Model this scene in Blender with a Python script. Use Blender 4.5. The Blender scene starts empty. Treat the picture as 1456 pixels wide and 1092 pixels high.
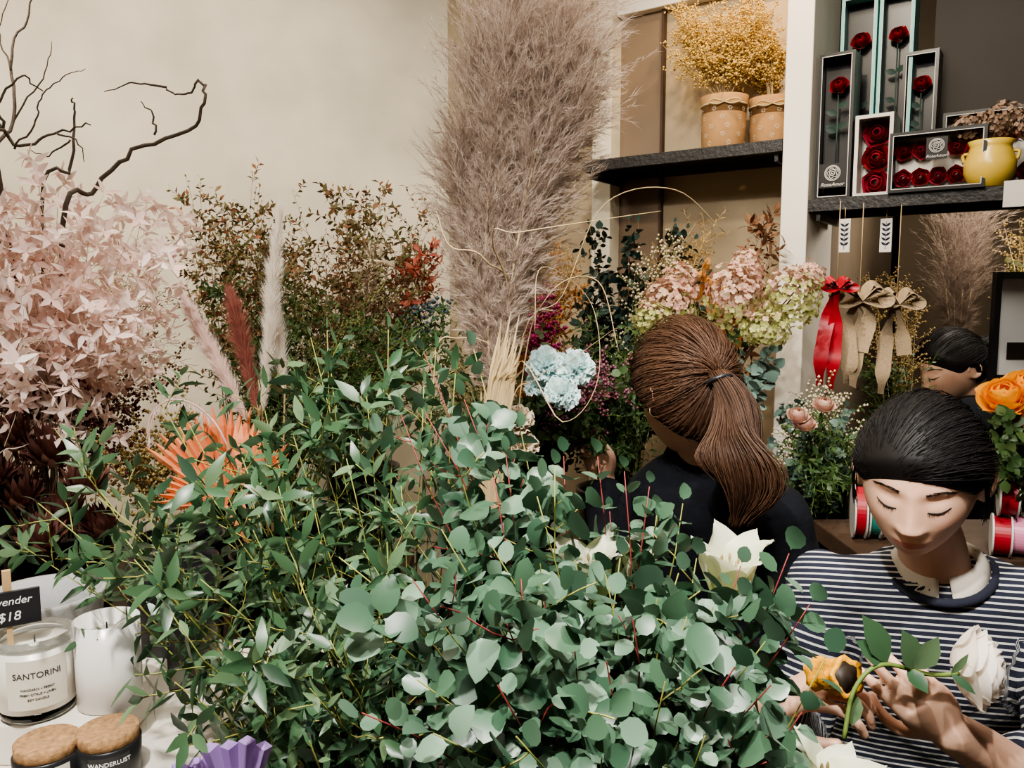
import bpy, math, random
import numpy as np
from mathutils import Vector, Matrix, noise
random.seed(11)
R=random.random
def U(a,b): return a+(b-a)*R()
F=1136.0; PT=math.radians(6); SP,CP=math.sin(PT),math.cos(PT); CZ=1.6
def P(px,py,d):
    x=(px-728)/F*d; y=-(py-546)/F*d
    return Vector((x, y*SP+d*CP, CZ+y*CP-d*SP))
V=Vector
UP=V((0,0,1))
col=bpy.context.scene.collection

# ------------------------------------------------ materials
def newmat(name):
    m=bpy.data.materials.new(name); m.use_nodes=True
    nt=m.node_tree; b=nt.nodes['Principled BSDF']
    return m,nt,b
def pm(name,c,rough=.6,var=.12,scale=25,bump=0,metal=0,bscale=None,spec=.5,sheen=0):
    m,nt,b=newmat(name)
    no=nt.nodes.new('ShaderNodeTexNoise'); no.inputs['Scale'].default_value=scale; no.inputs['Detail'].default_value=6
    tc=nt.nodes.new('ShaderNodeTexCoord'); nt.links.new(tc.outputs['Object'],no.inputs['Vector'])
    r=nt.nodes.new('ShaderNodeValToRGB'); nt.links.new(no.outputs['Fac'],r.inputs['Fac'])
    e=r.color_ramp.elements; e[0].position=.3; e[1].position=.7
    e[0].color=[x*(1-var) for x in c]+[1]; e[1].color=[min(1,x*(1+var)) for x in c]+[1]
    nt.links.new(r.outputs['Color'],b.inputs['Base Color'])
    b.inputs['Roughness'].default_value=rough; b.inputs['Metallic'].default_value=metal
    b.inputs['Specular IOR Level'].default_value=spec
    if sheen: b.inputs['Sheen Weight'].default_value=sheen
    if bump:
        n2=nt.nodes.new('ShaderNodeTexNoise'); n2.inputs['Scale'].default_value=bscale or scale*3; n2.inputs['Detail'].default_value=5
        nt.links.new(tc.outputs['Object'],n2.inputs['Vector'])
        bp=nt.nodes.new('ShaderNodeBump'); bp.inputs['Strength'].default_value=bump; bp.inputs['Distance'].default_value=.01
        nt.links.new(n2.outputs['Fac'],bp.inputs['Height']); nt.links.new(bp.outputs['Normal'],b.inputs['Normal'])
    return m
def lm(name,cols,rough=.5,trans=.25,spec=.4):
    m,nt,b=newmat(name)
    g=nt.nodes.new('ShaderNodeNewGeometry')
    r=nt.nodes.new('ShaderNodeValToRGB'); nt.links.new(g.outputs['Random Per Island'],r.inputs['Fac'])
    cr=r.color_ramp
    while len(cr.elements)<len(cols): cr.elements.new(.5)
    for i,c in enumerate(cols):
        cr.elements[i].position=i/max(1,len(cols)-1); cr.elements[i].color=list(c)+[1]
    nt.links.new(r.outputs['Color'],b.inputs['Base Color'])
    b.inputs['Roughness'].default_value=rough; b.inputs['Specular IOR Level'].default_value=spec
    if trans>0:
        t=nt.nodes.new('ShaderNodeBsdfTranslucent'); nt.links.new(r.outputs['Color'],t.inputs['Color'])
        mx=nt.nodes.new('ShaderNodeMixShader'); mx.inputs[0].default_value=trans
        out=nt.nodes['Material Output']
        nt.links.new(b.outputs[0],mx.inputs[1]); nt.links.new(t.outputs[0],mx.inputs[2]); nt.links.new(mx.outputs[0],out.inputs['Surface'])
    return m

# ------------------------------------------------ mesh builder
class MB:
    def __init__(s,M=None): s.v=[]; s.f=[]; s.m=[]; s.M=M
    def add(s,vs,fs,mat=0):
        o=len(s.v)
        if s.M is not None: vs=[s.M@V(q) for q in vs]
        s.v.extend([tuple(q) for q in vs])
        for f in fs: s.f.append(tuple(i+o for i in f)); s.m.append(mat)
    def rings(s,rs,mat=0,cap=True,closed=False):
        n=len(rs[0]); vs=[q for r in rs for q in r]; fs=[]
        K=len(rs)
        for i in range(K if closed else K-1):
            j2=(i+1)%K
            for j in range(n):
                k=(j+1)%n
                fs.append((i*n+j,i*n+k,j2*n+k,j2*n+j))
        if cap and not closed:
            fs.append(tuple(range(n))[::-1]); fs.append(tuple((K-1)*n+j for j in range(n)))
        s.add(vs,fs,mat)
    def tube(s,pts,r,n=6,mat=0,cap=True,closed=False,flat=1.0):
        pts=[V(p) for p in pts]; K=len(pts)
        rs=[]; a=None
        for i,p in enumerate(pts):
            if closed: t=pts[(i+1)%K]-pts[i-1]
            else: t=pts[min(i+1,K-1)]-pts[max(i-1,0)]
            if t.length<1e-9: t=V((0,0,1))
            t.normalize()
            if a is None:
                a=t.orthogonal().normalized()
            else:
                a=(a-t*a.dot(t)); a=a.normalized() if a.length>1e-6 else t.orthogonal().normalized()
            b=t.cross(a)
            rr=r[i] if isinstance(r,(list,tuple)) else r
            rs.append([p+(a*math.cos(2*math.pi*j/n)+b*math.sin(2*math.pi*j/n)*flat)*rr for j in range(n)])
        s.rings(rs,mat,cap,closed)
    def box(s,c,size,mat=0,ax=None):
        X,Y,Z=ax or (V((1,0,0)),V((0,1,0)),V((0,0,1)))
        c=V(c); hx,hy,hz=[q/2 for q in size]
        vs=[c+X*(sx*hx)+Y*(sy*hy)+Z*(sz*hz) for sz in(-1,1) for sy in(-1,1) for sx in(-1,1)]
        s.add(vs,[(0,2,3,1),(4,5,7,6),(0,1,5,4),(2,6,7,3),(0,4,6,2),(1,3,7,5)],mat)
    def lathe(s,prof,c=(0,0,0),n=40,mat=0,cap=True,axis=None,wob=0):
        c=V(c)
        if axis is None: X,Y,Z=V((1,0,0)),V((0,1,0)),UP
        else:
            Z=V(axis).normalized(); X=Z.orthogonal().normalized(); Y=Z.cross(X)
        s.rings([[c+(X*math.cos(2*math.pi*j/n)+Y*math.sin(2*math.pi*j/n))*r+Z*z for j in range(n)] for r,z in prof],mat,cap)
    def ell(s,c,rad,mat=0,n=12,k=8,ax=None):
        X,Y,Z=ax or (V((1,0,0)),V((0,1,0)),V((0,0,1)))
        c=V(c); rs=[]
        for i in range(k+1):
            a=-math.pi/2+math.pi*(i/k)*.998+.001
            rs.append([c+X*(rad[0]*math.cos(a)*math.cos(2*math.pi*j/n))+Y*(rad[1]*math.cos(a)*math.sin(2*math.pi*j/n))+Z*(rad[2]*math.sin(a)) for j in range(n)])
        s.rings(rs,mat)
    def ball(s,p,r,mat=0):
        p=V(p); q=U(0,6.28); c,sn=math.cos(q)*r,math.sin(q)*r
        vs=[p+V((c,sn,0)),p+V((-sn,c,0)),p+V((-c,-sn,0)),p+V((sn,-c,0)),p+V((0,0,r)),p-V((0,0,r))]
        s.add(vs,[(0,1,4),(1,2,4),(2,3,4),(3,0,4),(1,0,5),(2,1,5),(3,2,5),(0,3,5)],mat)
    def leaf(s,p,d,n,L,W,prof='nar',bend=.15,fold=.15,mat=0):
        d=d.normalized(); side=d.cross(n)
        if side.length<1e-4: side=d.orthogonal()
        side.normalize(); n=side.cross(d)
        pr=PROF[prof]; vs=[p]; fs=[]
        for t,w in pr:
            c=p+d*(t*L)-n*(bend*L*t*t); e=side*(w*W*.5)
            vs+= [c-e+n*(fold*w*W*.5),c,c+e+n*(fold*w*W*.5)]
        k=len(pr); vs.append(p+d*L-n*(bend*L))
        fs+=[(0,2,1),(0,3,2)]
        for i in range(k-1):
            a=1+3*i
            fs+=[(a,a+1,a+4,a+3),(a+1,a+2,a+5,a+4)]
        a=1+3*(k-1); T=len(vs)-1
        fs+=[(a,a+1,T),(a+1,a+2,T)]
        s.add(vs,fs,mat)
    def hair(s,p,q,w,mat=0):
        d=q-p; x=d.cross(V((U(-1,1),U(-1,1),U(-1,1)))).normalized()*w
        o=len(s.v); s.v.append(tuple(p-x)); s.v.append(tuple(p+x)); s.v.append(tuple(q)); s.f.append((o,o+1,o+2)); s.m.append(mat)
    def strip(s,pts,w,nrm=None,mat=0,th=0):
        pts=[V(p) for p in pts]; K=len(pts); vs=[];fs=[]
        for i,p in enumerate(pts):
            t=(pts[min(i+1,K-1)]-pts[max(i-1,0)]).normalized()
            nn=nrm[i] if isinstance(nrm,list) else (nrm or V((0,-1,0)))
            sd=t.cross(nn); sd=sd.normalized() if sd.length>1e-5 else t.orthogonal().normalized()
            ww=w[i] if isinstance(w,list) else w
            vs+=[p-sd*ww/2,p+sd*ww/2]
        for i in range(K-1): a=2*i; fs.append((a,a+1,a+3,a+2))
        s.add(vs,fs,mat)
PROF={'nar':[(.25,.8),(.5,1),(.8,.5)],'round':[(.08,.12),(.2,.7),(.45,1),(.72,.88),(.92,.42)],'oval':[(.15,.55),(.4,1),(.7,.8)],'pet':[(.2,.5),(.6,1),(.9,.75)],'dia':[(.5,1)],'star':[(.35,1),(.7,.6)]}

def meshof(mb,name,off,mats,smooth=True):
    me=bpy.data.meshes.new(name)
    ox,oy,oz=off
    me.from_pydata([(a-ox,b-oy,c-oz) for a,b,c in mb.v],[],mb.f)
    for m in mats: me.materials.append(m)
    me.polygons.foreach_set('material_index',mb.m)
    if smooth: me.polygons.foreach_set('use_smooth',[True]*len(mb.f))
    me.update(); return me
def thing(name,label,cat,loc,group=None):
    o=bpy.data.objects.new(name,None); o.empty_display_size=.05; o.location=V(loc); col.objects.link(o)
    o['label']=label; o['category']=cat
    if group: o['group']=group
    return o
def wloc(o):
    l=V(o.location); p=o.parent
    while p: l=l+V(p.location); p=p.parent
    return l
def part(par,name,mb,mats,smooth=True,label=None,bevel=0):
    if not isinstance(mats,(list,tuple)): mats=[mats]
    me=meshof(mb,name,wloc(par),mats,smooth)
    o=bpy.data.objects.new(name,me); col.objects.link(o); o.parent=par
    if label: o['label']=label
    if bevel:
        b=o.modifiers.new('b','BEVEL'); b.width=bevel; b.segments=2; b.limit_method='ANGLE'
    return o
def solo(name,label,cat,loc,mb,mats,smooth=True,group=None,bevel=0,kind=None):
    if not isinstance(mats,(list,tuple)): mats=[mats]
    me=meshof(mb,name,loc,mats,smooth)
    o=bpy.data.objects.new(name,me); o.location=V(loc); col.objects.link(o)
    if kind=='structure': o['kind']=kind
    if label: o['label']=label
    if cat: o['category']=cat
    if group: o['group']=group
    if bevel:
        b=o.modifiers.new('b','BEVEL'); b.width=bevel; b.segments=2; b.limit_method='ANGLE'
    return o
def text(par,s,size,M,mat,wrap=None,name='lettering',ext=.0002,align='CENTER',shear=0):
    cu=bpy.data.curves.new('t','FONT'); cu.body=s; cu.size=size; cu.align_x=align; cu.align_y='CENTER'; cu.extrude=ext; cu.shear=shear
    o=bpy.data.objects.new('t',cu)
    me=bpy.data.meshes.new_from_object(o)
    bpy.data.objects.remove(o)
    w=wloc(par)
    for v in me.vertices:
        c=v.co.copy()
        if wrap:
            a=c.x/wrap; c=V((math.sin(a)*(wrap+c.z),c.y,math.cos(a)*(wrap+c.z)-wrap))
        v.co=M@c-w
    me.materials.clear(); me.materials.append(mat); me.name=name
    ob=bpy.data.objects.new(name,me); col.objects.link(ob); ob.parent=par
    return ob
def frameM(o,X,Y,Z):
    M=Matrix.Identity(4)
    for i in range(3): M[i][0]=X[i]; M[i][1]=Y[i]; M[i][2]=Z[i]; M[i][3]=o[i]
    return M
def bez(a,b,c,n=8,jit=0):
    out=[]
    for i in range(n+1):
        t=i/n; p=a*(1-t)**2+b*2*t*(1-t)+c*t*t
        if jit and 0<i: p=p+V((U(-jit,jit),U(-jit,jit),U(-jit,jit)))
        out.append(p)
    return out
def cat(pts,k=6):
    pts=[V(p) for p in pts]; out=[]
    q=[pts[0]*2-pts[1]]+pts+[pts[-1]*2-pts[-2]]
    for i in range(1,len(q)-2):
        for j in range(k):
            t=j/k; a,b,c,d=q[i-1],q[i],q[i+1],q[i+2]
            out.append(.5*((2*b)+(c-a)*t+(2*a-5*b+4*c-d)*t*t+(3*b-a-3*c+d)*t**3))
    out.append(pts[-1]); return out
def at(pts,t):
    K=len(pts)-1; x=min(max(t,0),.9999)*K; i=int(x); f=x-i
    p=pts[i].lerp(pts[i+1],f); tg=(pts[i+1]-pts[i]).normalized(); return p,tg
def rv(): return V((U(-1,1),U(-1,1),U(-1,1)))

# ------------------------------------------------ material library
M={}
M['plaster']=pm('plaster',(.64,.59,.48),.85,.18,2.6,.45,bscale=7)
M['plaster2']=pm('plaster_tan',(.38,.30,.20),.8,.14,2.5,.2,bscale=9)
M['plaster3']=pm('plaster_brown',(.15,.112,.075),.8,.25,2.5,.2,bscale=9)
M['wallb']=pm('brown_wall',(.18,.13,.09),.8,.1,3)
M['white']=pm('painted_white',(.76,.71,.63),.5,.03,6)
M['floor']=pm('floor_concrete',(.08,.07,.06),.6,.2,4,.1)
M['ceil']=pm('ceiling_white',(.32,.29,.25),.8,.04,4)
M['black']=pm('black_metal',(.012,.011,.011),.45,.2,30,.2)
M['blackp']=pm('black_plastic',(.018,.018,.02),.35,.2,10)
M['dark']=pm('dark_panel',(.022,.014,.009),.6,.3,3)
M['wood']=pm('dark_wood',(.055,.03,.016),.6,.3,8,.2)
M['lwood']=pm('light_wood',(.5,.32,.16),.6,.15,30)
M['cork']=pm('cork',(.40,.23,.11),.9,.35,160,.4)
M['straw']=lm('straw',[(.46,.34,.17),(.60,.46,.26),(.36,.25,.12)],.7,.15)
M['kraft']=pm('kraft',(.34,.19,.08),.8,.08,40)
M['glass']=newmat('clear_glass')[0]
b=M['glass'].node_tree.nodes['Principled BSDF']; b.inputs['Transmission Weight'].default_value=1; b.inputs['Roughness'].default_value=.03; b.inputs['Base Color'].default_value=(.95,.97,.96,1)
M['wax']=pm('wax',(.80,.77,.69),.3,.02,10)
M['ceramic']=pm('white_ceramic',(.78,.76,.73),.25,.02,10)
M['concrete']=pm('whitewashed_concrete',(.38,.38,.38),.8,.18,14,.3)
M['ink']=pm('ink',(.04,.04,.04),.6,0,5)
M['chalk']=pm('chalk_white',(.85,.85,.83),.8,.02,20)
M['label']=pm('paper_label',(.68,.63,.54),.7,.02,20)
M['yellow']=pm('yellow_glaze',(.70,.49,.09),.3,.08,12)
M['teal']=pm('teal_card',(.20,.50,.46),.5,.03,8)
M['bcard']=pm('black_card',(.012,.011,.011),.35,.1,8)
M['card']=pm('white_card',(.62,.60,.56),.6,.02,8)
M['rose_r']=lm('rose_red',[(.22,.006,.012),(.30,.012,.02),(.14,.004,.01)],.6,.1)
M['rose_p']=lm('rose_pinkred',[(.30,.02,.04),(.24,.015,.03)],.6,.1)
M['rose_w']=lm('rose_white',[(.93,.85,.76),(.95,.90,.83)],.6,.45)
M['nail']=pm('fingernail',(.78,.55,.47),.3,.03,40)
M['rose_o']=lm('rose_orange',[(.95,.38,.02),(.98,.55,.04)],.5,.4)
M['lily']=lm('lily_white',[(.88,.88,.72),(.84,.86,.64)],.5,.4)
M['lilyg']=lm('lily_throat_green',[(.62,.72,.30),(.70,.76,.40)],.5,.35)
M['stemg']=lm('stem_green',[(.10,.17,.04),(.16,.22,.05)],.5,0)
M['stemy']=lm('stem_yellowgreen',[(.36,.33,.08),(.24,.28,.07)],.5,0)
M['stemr']=lm('stem_redbrown',[(.22,.03,.03),(.26,.05,.04)],.5,0)
M['stemb']=lm('stem_brown',[(.10,.055,.03),(.16,.09,.05)],.7,0)
M['euc']=lm('eucalyptus_leaf',[(.05,.11,.065),(.11,.205,.13),(.08,.16,.095),(.19,.30,.21),(.035,.08,.05),(.09,.175,.10)],.36,.2,.5)
M['eucn']=lm('narrow_eucalyptus_leaf',[(.035,.085,.042),(.08,.155,.075),(.05,.115,.055),(.15,.23,.12),(.025,.06,.035)],.36,.2,.5)
M['eucd']=lm('dark_eucalyptus_leaf',[(.012,.035,.03),(.03,.06,.05),(.02,.045,.035)],.5,.1)
M['eucg']=lm('silver_eucalyptus_leaf',[(.10,.165,.145),(.16,.24,.20),(.07,.12,.10)],.5,.15)
M['green']=lm('fine_green_leaf',[(.025,.06,.018),(.055,.10,.03),(.04,.08,.025),(.09,.13,.04)],.5,.2)
M['olive']=lm('olive_leaf',[(.08,.09,.03),(.13,.12,.045),(.17,.14,.06)],.6,.2)
M['rust']=lm('rust_leaf',[(.20,.07,.03),(.09,.09,.03),(.12,.10,.04),(.26,.10,.05),(.06,.08,.028),(.26,.15,.08)],.6,.2)
M['pinkl']=lm('blush_leaf',[(.86,.64,.57),(.92,.77,.71),(.82,.56,.49),(.94,.84,.80)],.5,.35)
M['gold']=lm('gold_dried',[(.36,.24,.08),(.5,.35,.14),(.25,.16,.05)],.7,.15)
M['maroon']=lm('maroon_dried',[(.05,.008,.02),(.09,.015,.03),(.12,.03,.035)],.7,.1)
M['brownd']=lm('brown_dried',[(.14,.06,.03),(.2,.10,.05),(.09,.04,.025)],.7,.1)
M['protea']=lm('protea',[(.14,.05,.04),(.22,.09,.07),(.10,.04,.03),(.3,.16,.12)],.7,.1)
M['mag']=lm('magenta_flower',[(.40,.02,.14),(.55,.06,.22),(.25,.01,.10)],.6,.2)
M['mauve']=lm('mauve_bud',[(.16,.05,.09),(.22,.09,.12),(.10,.04,.06)],.6,.1)
M['blue']=lm('pale_blue_petal',[(.68,.87,.87),(.78,.92,.92),(.88,.96,.94)],.6,.45)
M['bluegrey']=lm('blue_thistle',[(.04,.07,.09),(.07,.11,.14)],.6,.1)
M['orange']=lm('orange_dried',[(.50,.20,.05),(.60,.30,.09)],.6,.2)
M['coral']=lm('coral_dried',[(.42,.13,.08),(.32,.06,.04)],.6,.2)
M['cream']=lm('cream_dried',[(.7,.62,.48),(.62,.52,.38)],.6,.2)
M['hyp']=lm('hydrangea_pink',[(.58,.30,.25),(.66,.42,.34),(.60,.48,.34),(.50,.24,.21)],.6,.3)
M['hyg']=lm('hydrangea_green',[(.38,.42,.14),(.48,.49,.21),(.30,.34,.10),(.58,.48,.28)],.6,.3)
M['hyd']=lm('hydrangea_dried',[(.30,.19,.13),(.38,.27,.19),(.24,.15,.12)],.7,.2)
M['peach']=lm('orange_palm',[(.85,.31,.14),(.88,.38,.19),(.80,.26,.11)],.6,.25)
M['lilac']=lm('lilac_palm',[(.38,.22,.58),(.48,.31,.66)],.6,.25)
M['pampas']=lm('pampas_plume',[(.42,.33,.275),(.54,.44,.37),(.32,.24,.195),(.68,.58,.50),(.47,.37,.31)],.85,.4,.2)
M['pampasd']=lm('pampas_plume_dark',[(.26,.20,.16),(.36,.28,.23),(.21,.15,.12)],.85,.35,.2)
M['wplume']=lm('white_plume',[(.88,.82,.74),(.80,.73,.65)],.8,.4)
M['pplume']=lm('pink_plume',[(.86,.70,.64),(.80,.62,.56)],.8,.4)
M['rplume']=lm('russet_plume',[(.30,.10,.08),(.38,.15,.11)],.8,.25)
M['gyp']=lm('yellow_gypsophila',[(.72,.48,.14),(.82,.62,.23),(.6,.38,.1)],.6,.25)
M['redrib']=pm('red_satin',(.34,.006,.018),.45,.15,6)
M['burlap']=pm('burlap',(.36,.27,.17),.9,.15,200,.4)
M['pinkrib']=pm('pink_ribbon',(.75,.28,.42),.35,.05,6)
M['tealrib']=pm('teal_ribbon',(.02,.20,.16),.35,.1,6)
M['navy']=pm('navy_knit',(.012,.014,.028),.9,.1,60,.2)
M['blackcl']=pm('black_cotton',(.008,.009,.013),.92,.15,30,.2,spec=.2)
M['shirt']=pm('cream_shirt',(.74,.68,.58),.8,.04,40)
M['hairk']=lm('black_hair',[(.007,.006,.006),(.011,.009,.009),(.018,.015,.014)],.58,0,.3)
M['hairb']=lm('brown_hair',[(.075,.036,.021),(.105,.052,.030),(.14,.074,.043),(.055,.026,.015)],.5,0,.35)
M['gold_m']=pm('gold_metal',(.8,.6,.3),.25,0,5,metal=1)
M['branch']=pm('twisted_branch',(.07,.05,.035),.8,.3,60,.3)
M['tape']=pm('orange_paper',(.80,.36,.02),.5,.2,60,.3)
def skinmat(name,c,lip_blush_shade):
    m,nt,b=newmat(name)
    a=nt.nodes.new('ShaderNodeAttribute'); a.attribute_name='lip_blush_shade'
    n=nt.nodes.new('ShaderNodeTexNoise'); n.inputs['Scale'].default_value=18; n.inputs['Detail'].default_value=5
    r=nt.nodes.new('ShaderNodeValToRGB'); nt.links.new(n.outputs['Fac'],r.inputs['Fac'])
    r.color_ramp.elements[0].position=.3; r.color_ramp.elements[1].position=.7
    r.color_ramp.elements[0].color=[c[0]*.95,c[1]*.88,c[2]*.85,1]; r.color_ramp.elements[1].color=[c[0]*1.04,c[1]*1.04,c[2]*1.04,1]
    mx=nt.nodes.new('ShaderNodeMix'); mx.data_type='RGBA'
    nt.links.new(a.outputs['Fac'],mx.inputs[0]); nt.links.new(r.outputs['Color'],mx.inputs[6]); mx.inputs[7].default_value=list(lip_blush_shade)+[1]
    nt.links.new(mx.outputs[2],b.inputs['Base Color']); b.inputs['Roughness'].default_value=.5
    b.inputs['Subsurface Weight'].default_value=.2; b.inputs['Subsurface Radius'].default_value=(.012,.004,.002); b.inputs['Subsurface Scale'].default_value=.7
    n2=nt.nodes.new('ShaderNodeTexNoise'); n2.inputs['Scale'].default_value=900; bp=nt.nodes.new('ShaderNodeBump'); bp.inputs['Strength'].default_value=.12; bp.inputs['Distance'].default_value=.001
    nt.links.new(n2.outputs['Fac'],bp.inputs['Height']); nt.links.new(bp.outputs['Normal'],b.inputs['Normal'])
    return m
M['skin']=skinmat('skin',(.72,.46,.33),(.50,.14,.11))
def stripemat():
    m,nt,b=newmat('striped_knit')
    a=nt.nodes.new('ShaderNodeAttribute'); a.attribute_name='s'
    mu=nt.nodes.new('ShaderNodeMath'); mu.operation='MULTIPLY'; mu.inputs[1].default_value=1/.0118; nt.links.new(a.outputs['Fac'],mu.inputs[0])
    fr=nt.nodes.new('ShaderNodeMath'); fr.operation='FRACT'; nt.links.new(mu.outputs[0],fr.inputs[0])
    gt=nt.nodes.new('ShaderNodeMath'); gt.operation='GREATER_THAN'; gt.inputs[1].default_value=.70; nt.links.new(fr.outputs[0],gt.inputs[0])
    mx=nt.nodes.new('ShaderNodeMix'); mx.data_type='RGBA'; nt.links.new(gt.outputs[0],mx.inputs[0])
    mx.inputs[6].default_value=(.012,.015,.032,1); mx.inputs[7].default_value=(.58,.57,.55,1)
    nt.links.new(mx.outputs[2],b.inputs['Base Color']); b.inputs['Roughness'].default_value=.9
    n=nt.nodes.new('ShaderNodeTexNoise'); n.inputs['Scale'].default_value=25; bp=nt.nodes.new('ShaderNodeBump'); bp.inputs['Strength'].default_value=.4
    bp.inputs['Distance'].default_value=.01; nt.links.new(n.outputs['Fac'],bp.inputs['Height']); nt.links.new(bp.outputs['Normal'],b.inputs['Normal'])
    return m
M['stripe']=stripemat()

# ------------------------------------------------ room shell
E=V((.8192,-.5736,0)); N=V((-.5736,-.8192,0))   # along shelf wall, towards room
S0=V((.73,2.2,0))
def S(t,b,z): return S0+E*t-N*b+UP*z
def tpx(px,b,z):
    k=(px-728)/F
    return (k*(CP*(2.2+.8192*b)-(z-CZ)*SP)-.73-.5736*b)/(.8192+.5736*CP*k)
def wallq(name,pts,mat,th=.05,nrm=None):
    (a,b,z0,z1)=pts; a=V((*a,0)); b=V((*b,0)); d=(b-a); L=d.length; d.normalize(); n=nrm or V((-d.y,d.x,0))
    mb=MB(); mb.box((a+b)/2+n*th/2+UP*(z0+z1)/2,(L,th,z1-z0),0,(d,n,UP))
    return solo(name,None,None,(a+b)/2+UP*z0,mb,mat,False,kind='structure')
H=2.9
mb=MB(); mb.box((.2,1.3,-.025),(5.4,5.4,.05)); solo('floor',None,None,(.2,1.3,0),mb,M['floor'],False,kind='structure')
mb=MB(); mb.box((.2,1.3,H+.025),(5.4,5.4,.05)); solo('ceiling',None,None,(.2,1.3,H),mb,M['ceil'],False,kind='structure')
wallq('wall_west',((-2.4,-1.3),(-2.4,3.9),0,H),M['plaster'])
wallq('wall_east',((2.8,3.9),(2.8,-1.3),0,H),M['wallb'])
wallq('wall_south',((2.8,-1.3),(-2.4,-1.3),0,H),M['wallb'],nrm=V((0,-1,0)))
wallq('wall_north',((-2.4,3.9),(2.8,3.9),0,H),M['wallb'])
corner=V((-.246,3.18)); lw=V((-1,-.22)).normalized()
wallq('wall_left',(tuple(corner+lw*2.15),tuple(corner),0,H),M['plaster'],nrm=V((-.215,.977,0)))
a=S(.045,.25,0); 
wallq('wall_back',(tuple(corner),(a.x,a.y),0,H),M['plaster2'],nrm=V((.5736,.8192,0)))  # left bay stretch carries the mirror's beige reflection as plain plaster colour
def prism(name,t0,t1,b0,b1,z0,z1,mat,bevel=.003):
    mb=MB(); mb.box(S((t0+t1)/2,(b0+b1)/2,(z0+z1)/2),(t1-t0,b1-b0,z1-z0),0,(E,-N,UP))
    return solo(name,None,None,S((t0+t1)/2,(b0+b1)/2,z0),mb,mat,False,kind='structure',bevel=bevel)
prism('trim_1',0,.07,-.01,.26,0,H,M['white'])
tp=tpx(875,.2,2.2)
prism('trim_2',tp-.07,tp,.17,.26,0,H,M['plaster'])
prism('trim_3',tp,0,.2,.26,2.52,2.62,M['white'])
t9=tpx(942,.23,2.3)
prism('trim_4',t9-.004,t9+.004,.225,.25,1.3,2.55,M['wood'],0)
prism('mirror_tan_strip',tp,t9-.004,.235,.25,1.3,2.55,M['wallb'],0)  # strip coloured like the darker tan area reflected in the left mirror
prism('wall_reflected',.07,2.2,1.35,1.4,0,H,M['plaster3'],0)  # added space behind an opening, standing in for the mirror's reflection
prism('wall_reflected_side',-.02,.045,.26,1.35,0,H,M['plaster3'],0)
prism('wall_reflected_ceiling',.28,1.9,.50,1.34,2.02,H,M['dark'],0)  # dark slab in place of the dark ceiling reflected in the mirror
mb=MB()
for i in range(4):
    mb.box(S(.66+i*.11,.46,2.38-i*.06),(.11,.06,.05),0,(E,-N,UP))
mb.box(S(.80,.47,2.24),(.55,.03,.05),0,((E-UP*.5).normalized(),-N,(UP+E*.5).normalized()))
solo('bulkhead','reflected dark brown stepped wooden bulkhead hanging under the ceiling','bulkhead',S(.8,.47,2.3),mb,M['wood'],False)  # stepped wood from the mirror reflection, built solid

# ------------------------------------------------ shelves
def slat_shelf(t0,t1,z,depth,label):
    o=thing('wall_shelf',label,'shelf',S((t0+t1)/2,depth/2,z))
    mb=MB(); 
    for b in(.0,depth): mb.box(S((t0+t1)/2,b,z-.016),(t1-t0,.012,.032),0,(E,-N,UP))
    for t in(t0,t1): mb.box(S(t,depth/2,z-.016),(.012,depth,.032),0,(E,-N,UP))
    part(o,'frame',mb,M['black'],False)
    mb=MB(); n=9
    for i in range(n): mb.box(S((t0+t1)/2,depth*(i+.5)/n,z-.006),(t1-t0-.012,depth/n*.66,.009),0,(E,-N,UP))
    part(o,'slats',mb,M['black'],False)
    for t in(t0+.02,t1-.02): 
        mb=MB(); mb.box(S(t,depth/2,z-.045),(.01,depth*.9,.02),0,(E,-N,UP)); part(o,'bracket',mb,M['black'],False)
ZL=2.03; ZR=1.865
slat_shelf(tpx(835,.02,ZL),-.003,ZL,.24,'black slatted metal shelf fixed between white posts')
slat_shelf(.073,.95,ZR,.24,'black metal shelf loaded with boxed roses')

# ------------------------------------------------ flower helpers
def axes(d,tw=0):
    Z=V(d).normalized(); X=Z.orthogonal().normalized(); Y=Z.cross(X)
    c,s=math.cos(tw),math.sin(tw)
    return (X*c+Y*s, Y*c-X*s, Z)
def rose(mb,C,d,Rr,mat=0,layers=5,ruf=.03,g=6,wide=1.3):
    X,Y,Z=axes(d,U(0,6)); C=V(C)
    for l in range(layers):
        f=(l+1)/layers; Rf=Rr*(.24+.76*f); n=3+(l+1)//2; phm=math.radians(158-66*f**1.3)
        for k in range(n):
            a0=2*math.pi*k/n+l*.9+U(-.1,.1); wa=math.pi/n*wide; ph=U(0,6); tilt=U(-.05,.05); vs=[];fs=[]
            for j in range(g+1):
                v=j/g; phi=.3+(phm-.3)*v
                for i in range(g+1):
                    u=-1+2*i/g; w=wa*min(1,.45+.9*v)*(1-.25*v**5)
                    r=Rf*math.sin(phi)*(1+.16*f*v**5+.10*u*u*v*(.3+f)+tilt+.05*(u>0)*u)+Rr*ruf*math.sin(3*u+ph)*v*v
                    z=-Rf*math.cos(phi)*.95+Rr*.22*(1-f)-Rr*.10*u*u*v*v-Rr*.10*f*v**6+Rr*ruf*.5*math.cos(4*u+ph)*v**3
                    a=a0+u*w; vs.append(C+X*(r*math.cos(a))+Y*(r*math.sin(a))+Z*z)
            for j in range(g):
                for i in range(g): q=j*(g+1)+i; fs.append((q,q+1,q+g+2,q+g+1))
            mb.add(vs,fs,mat)
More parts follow.
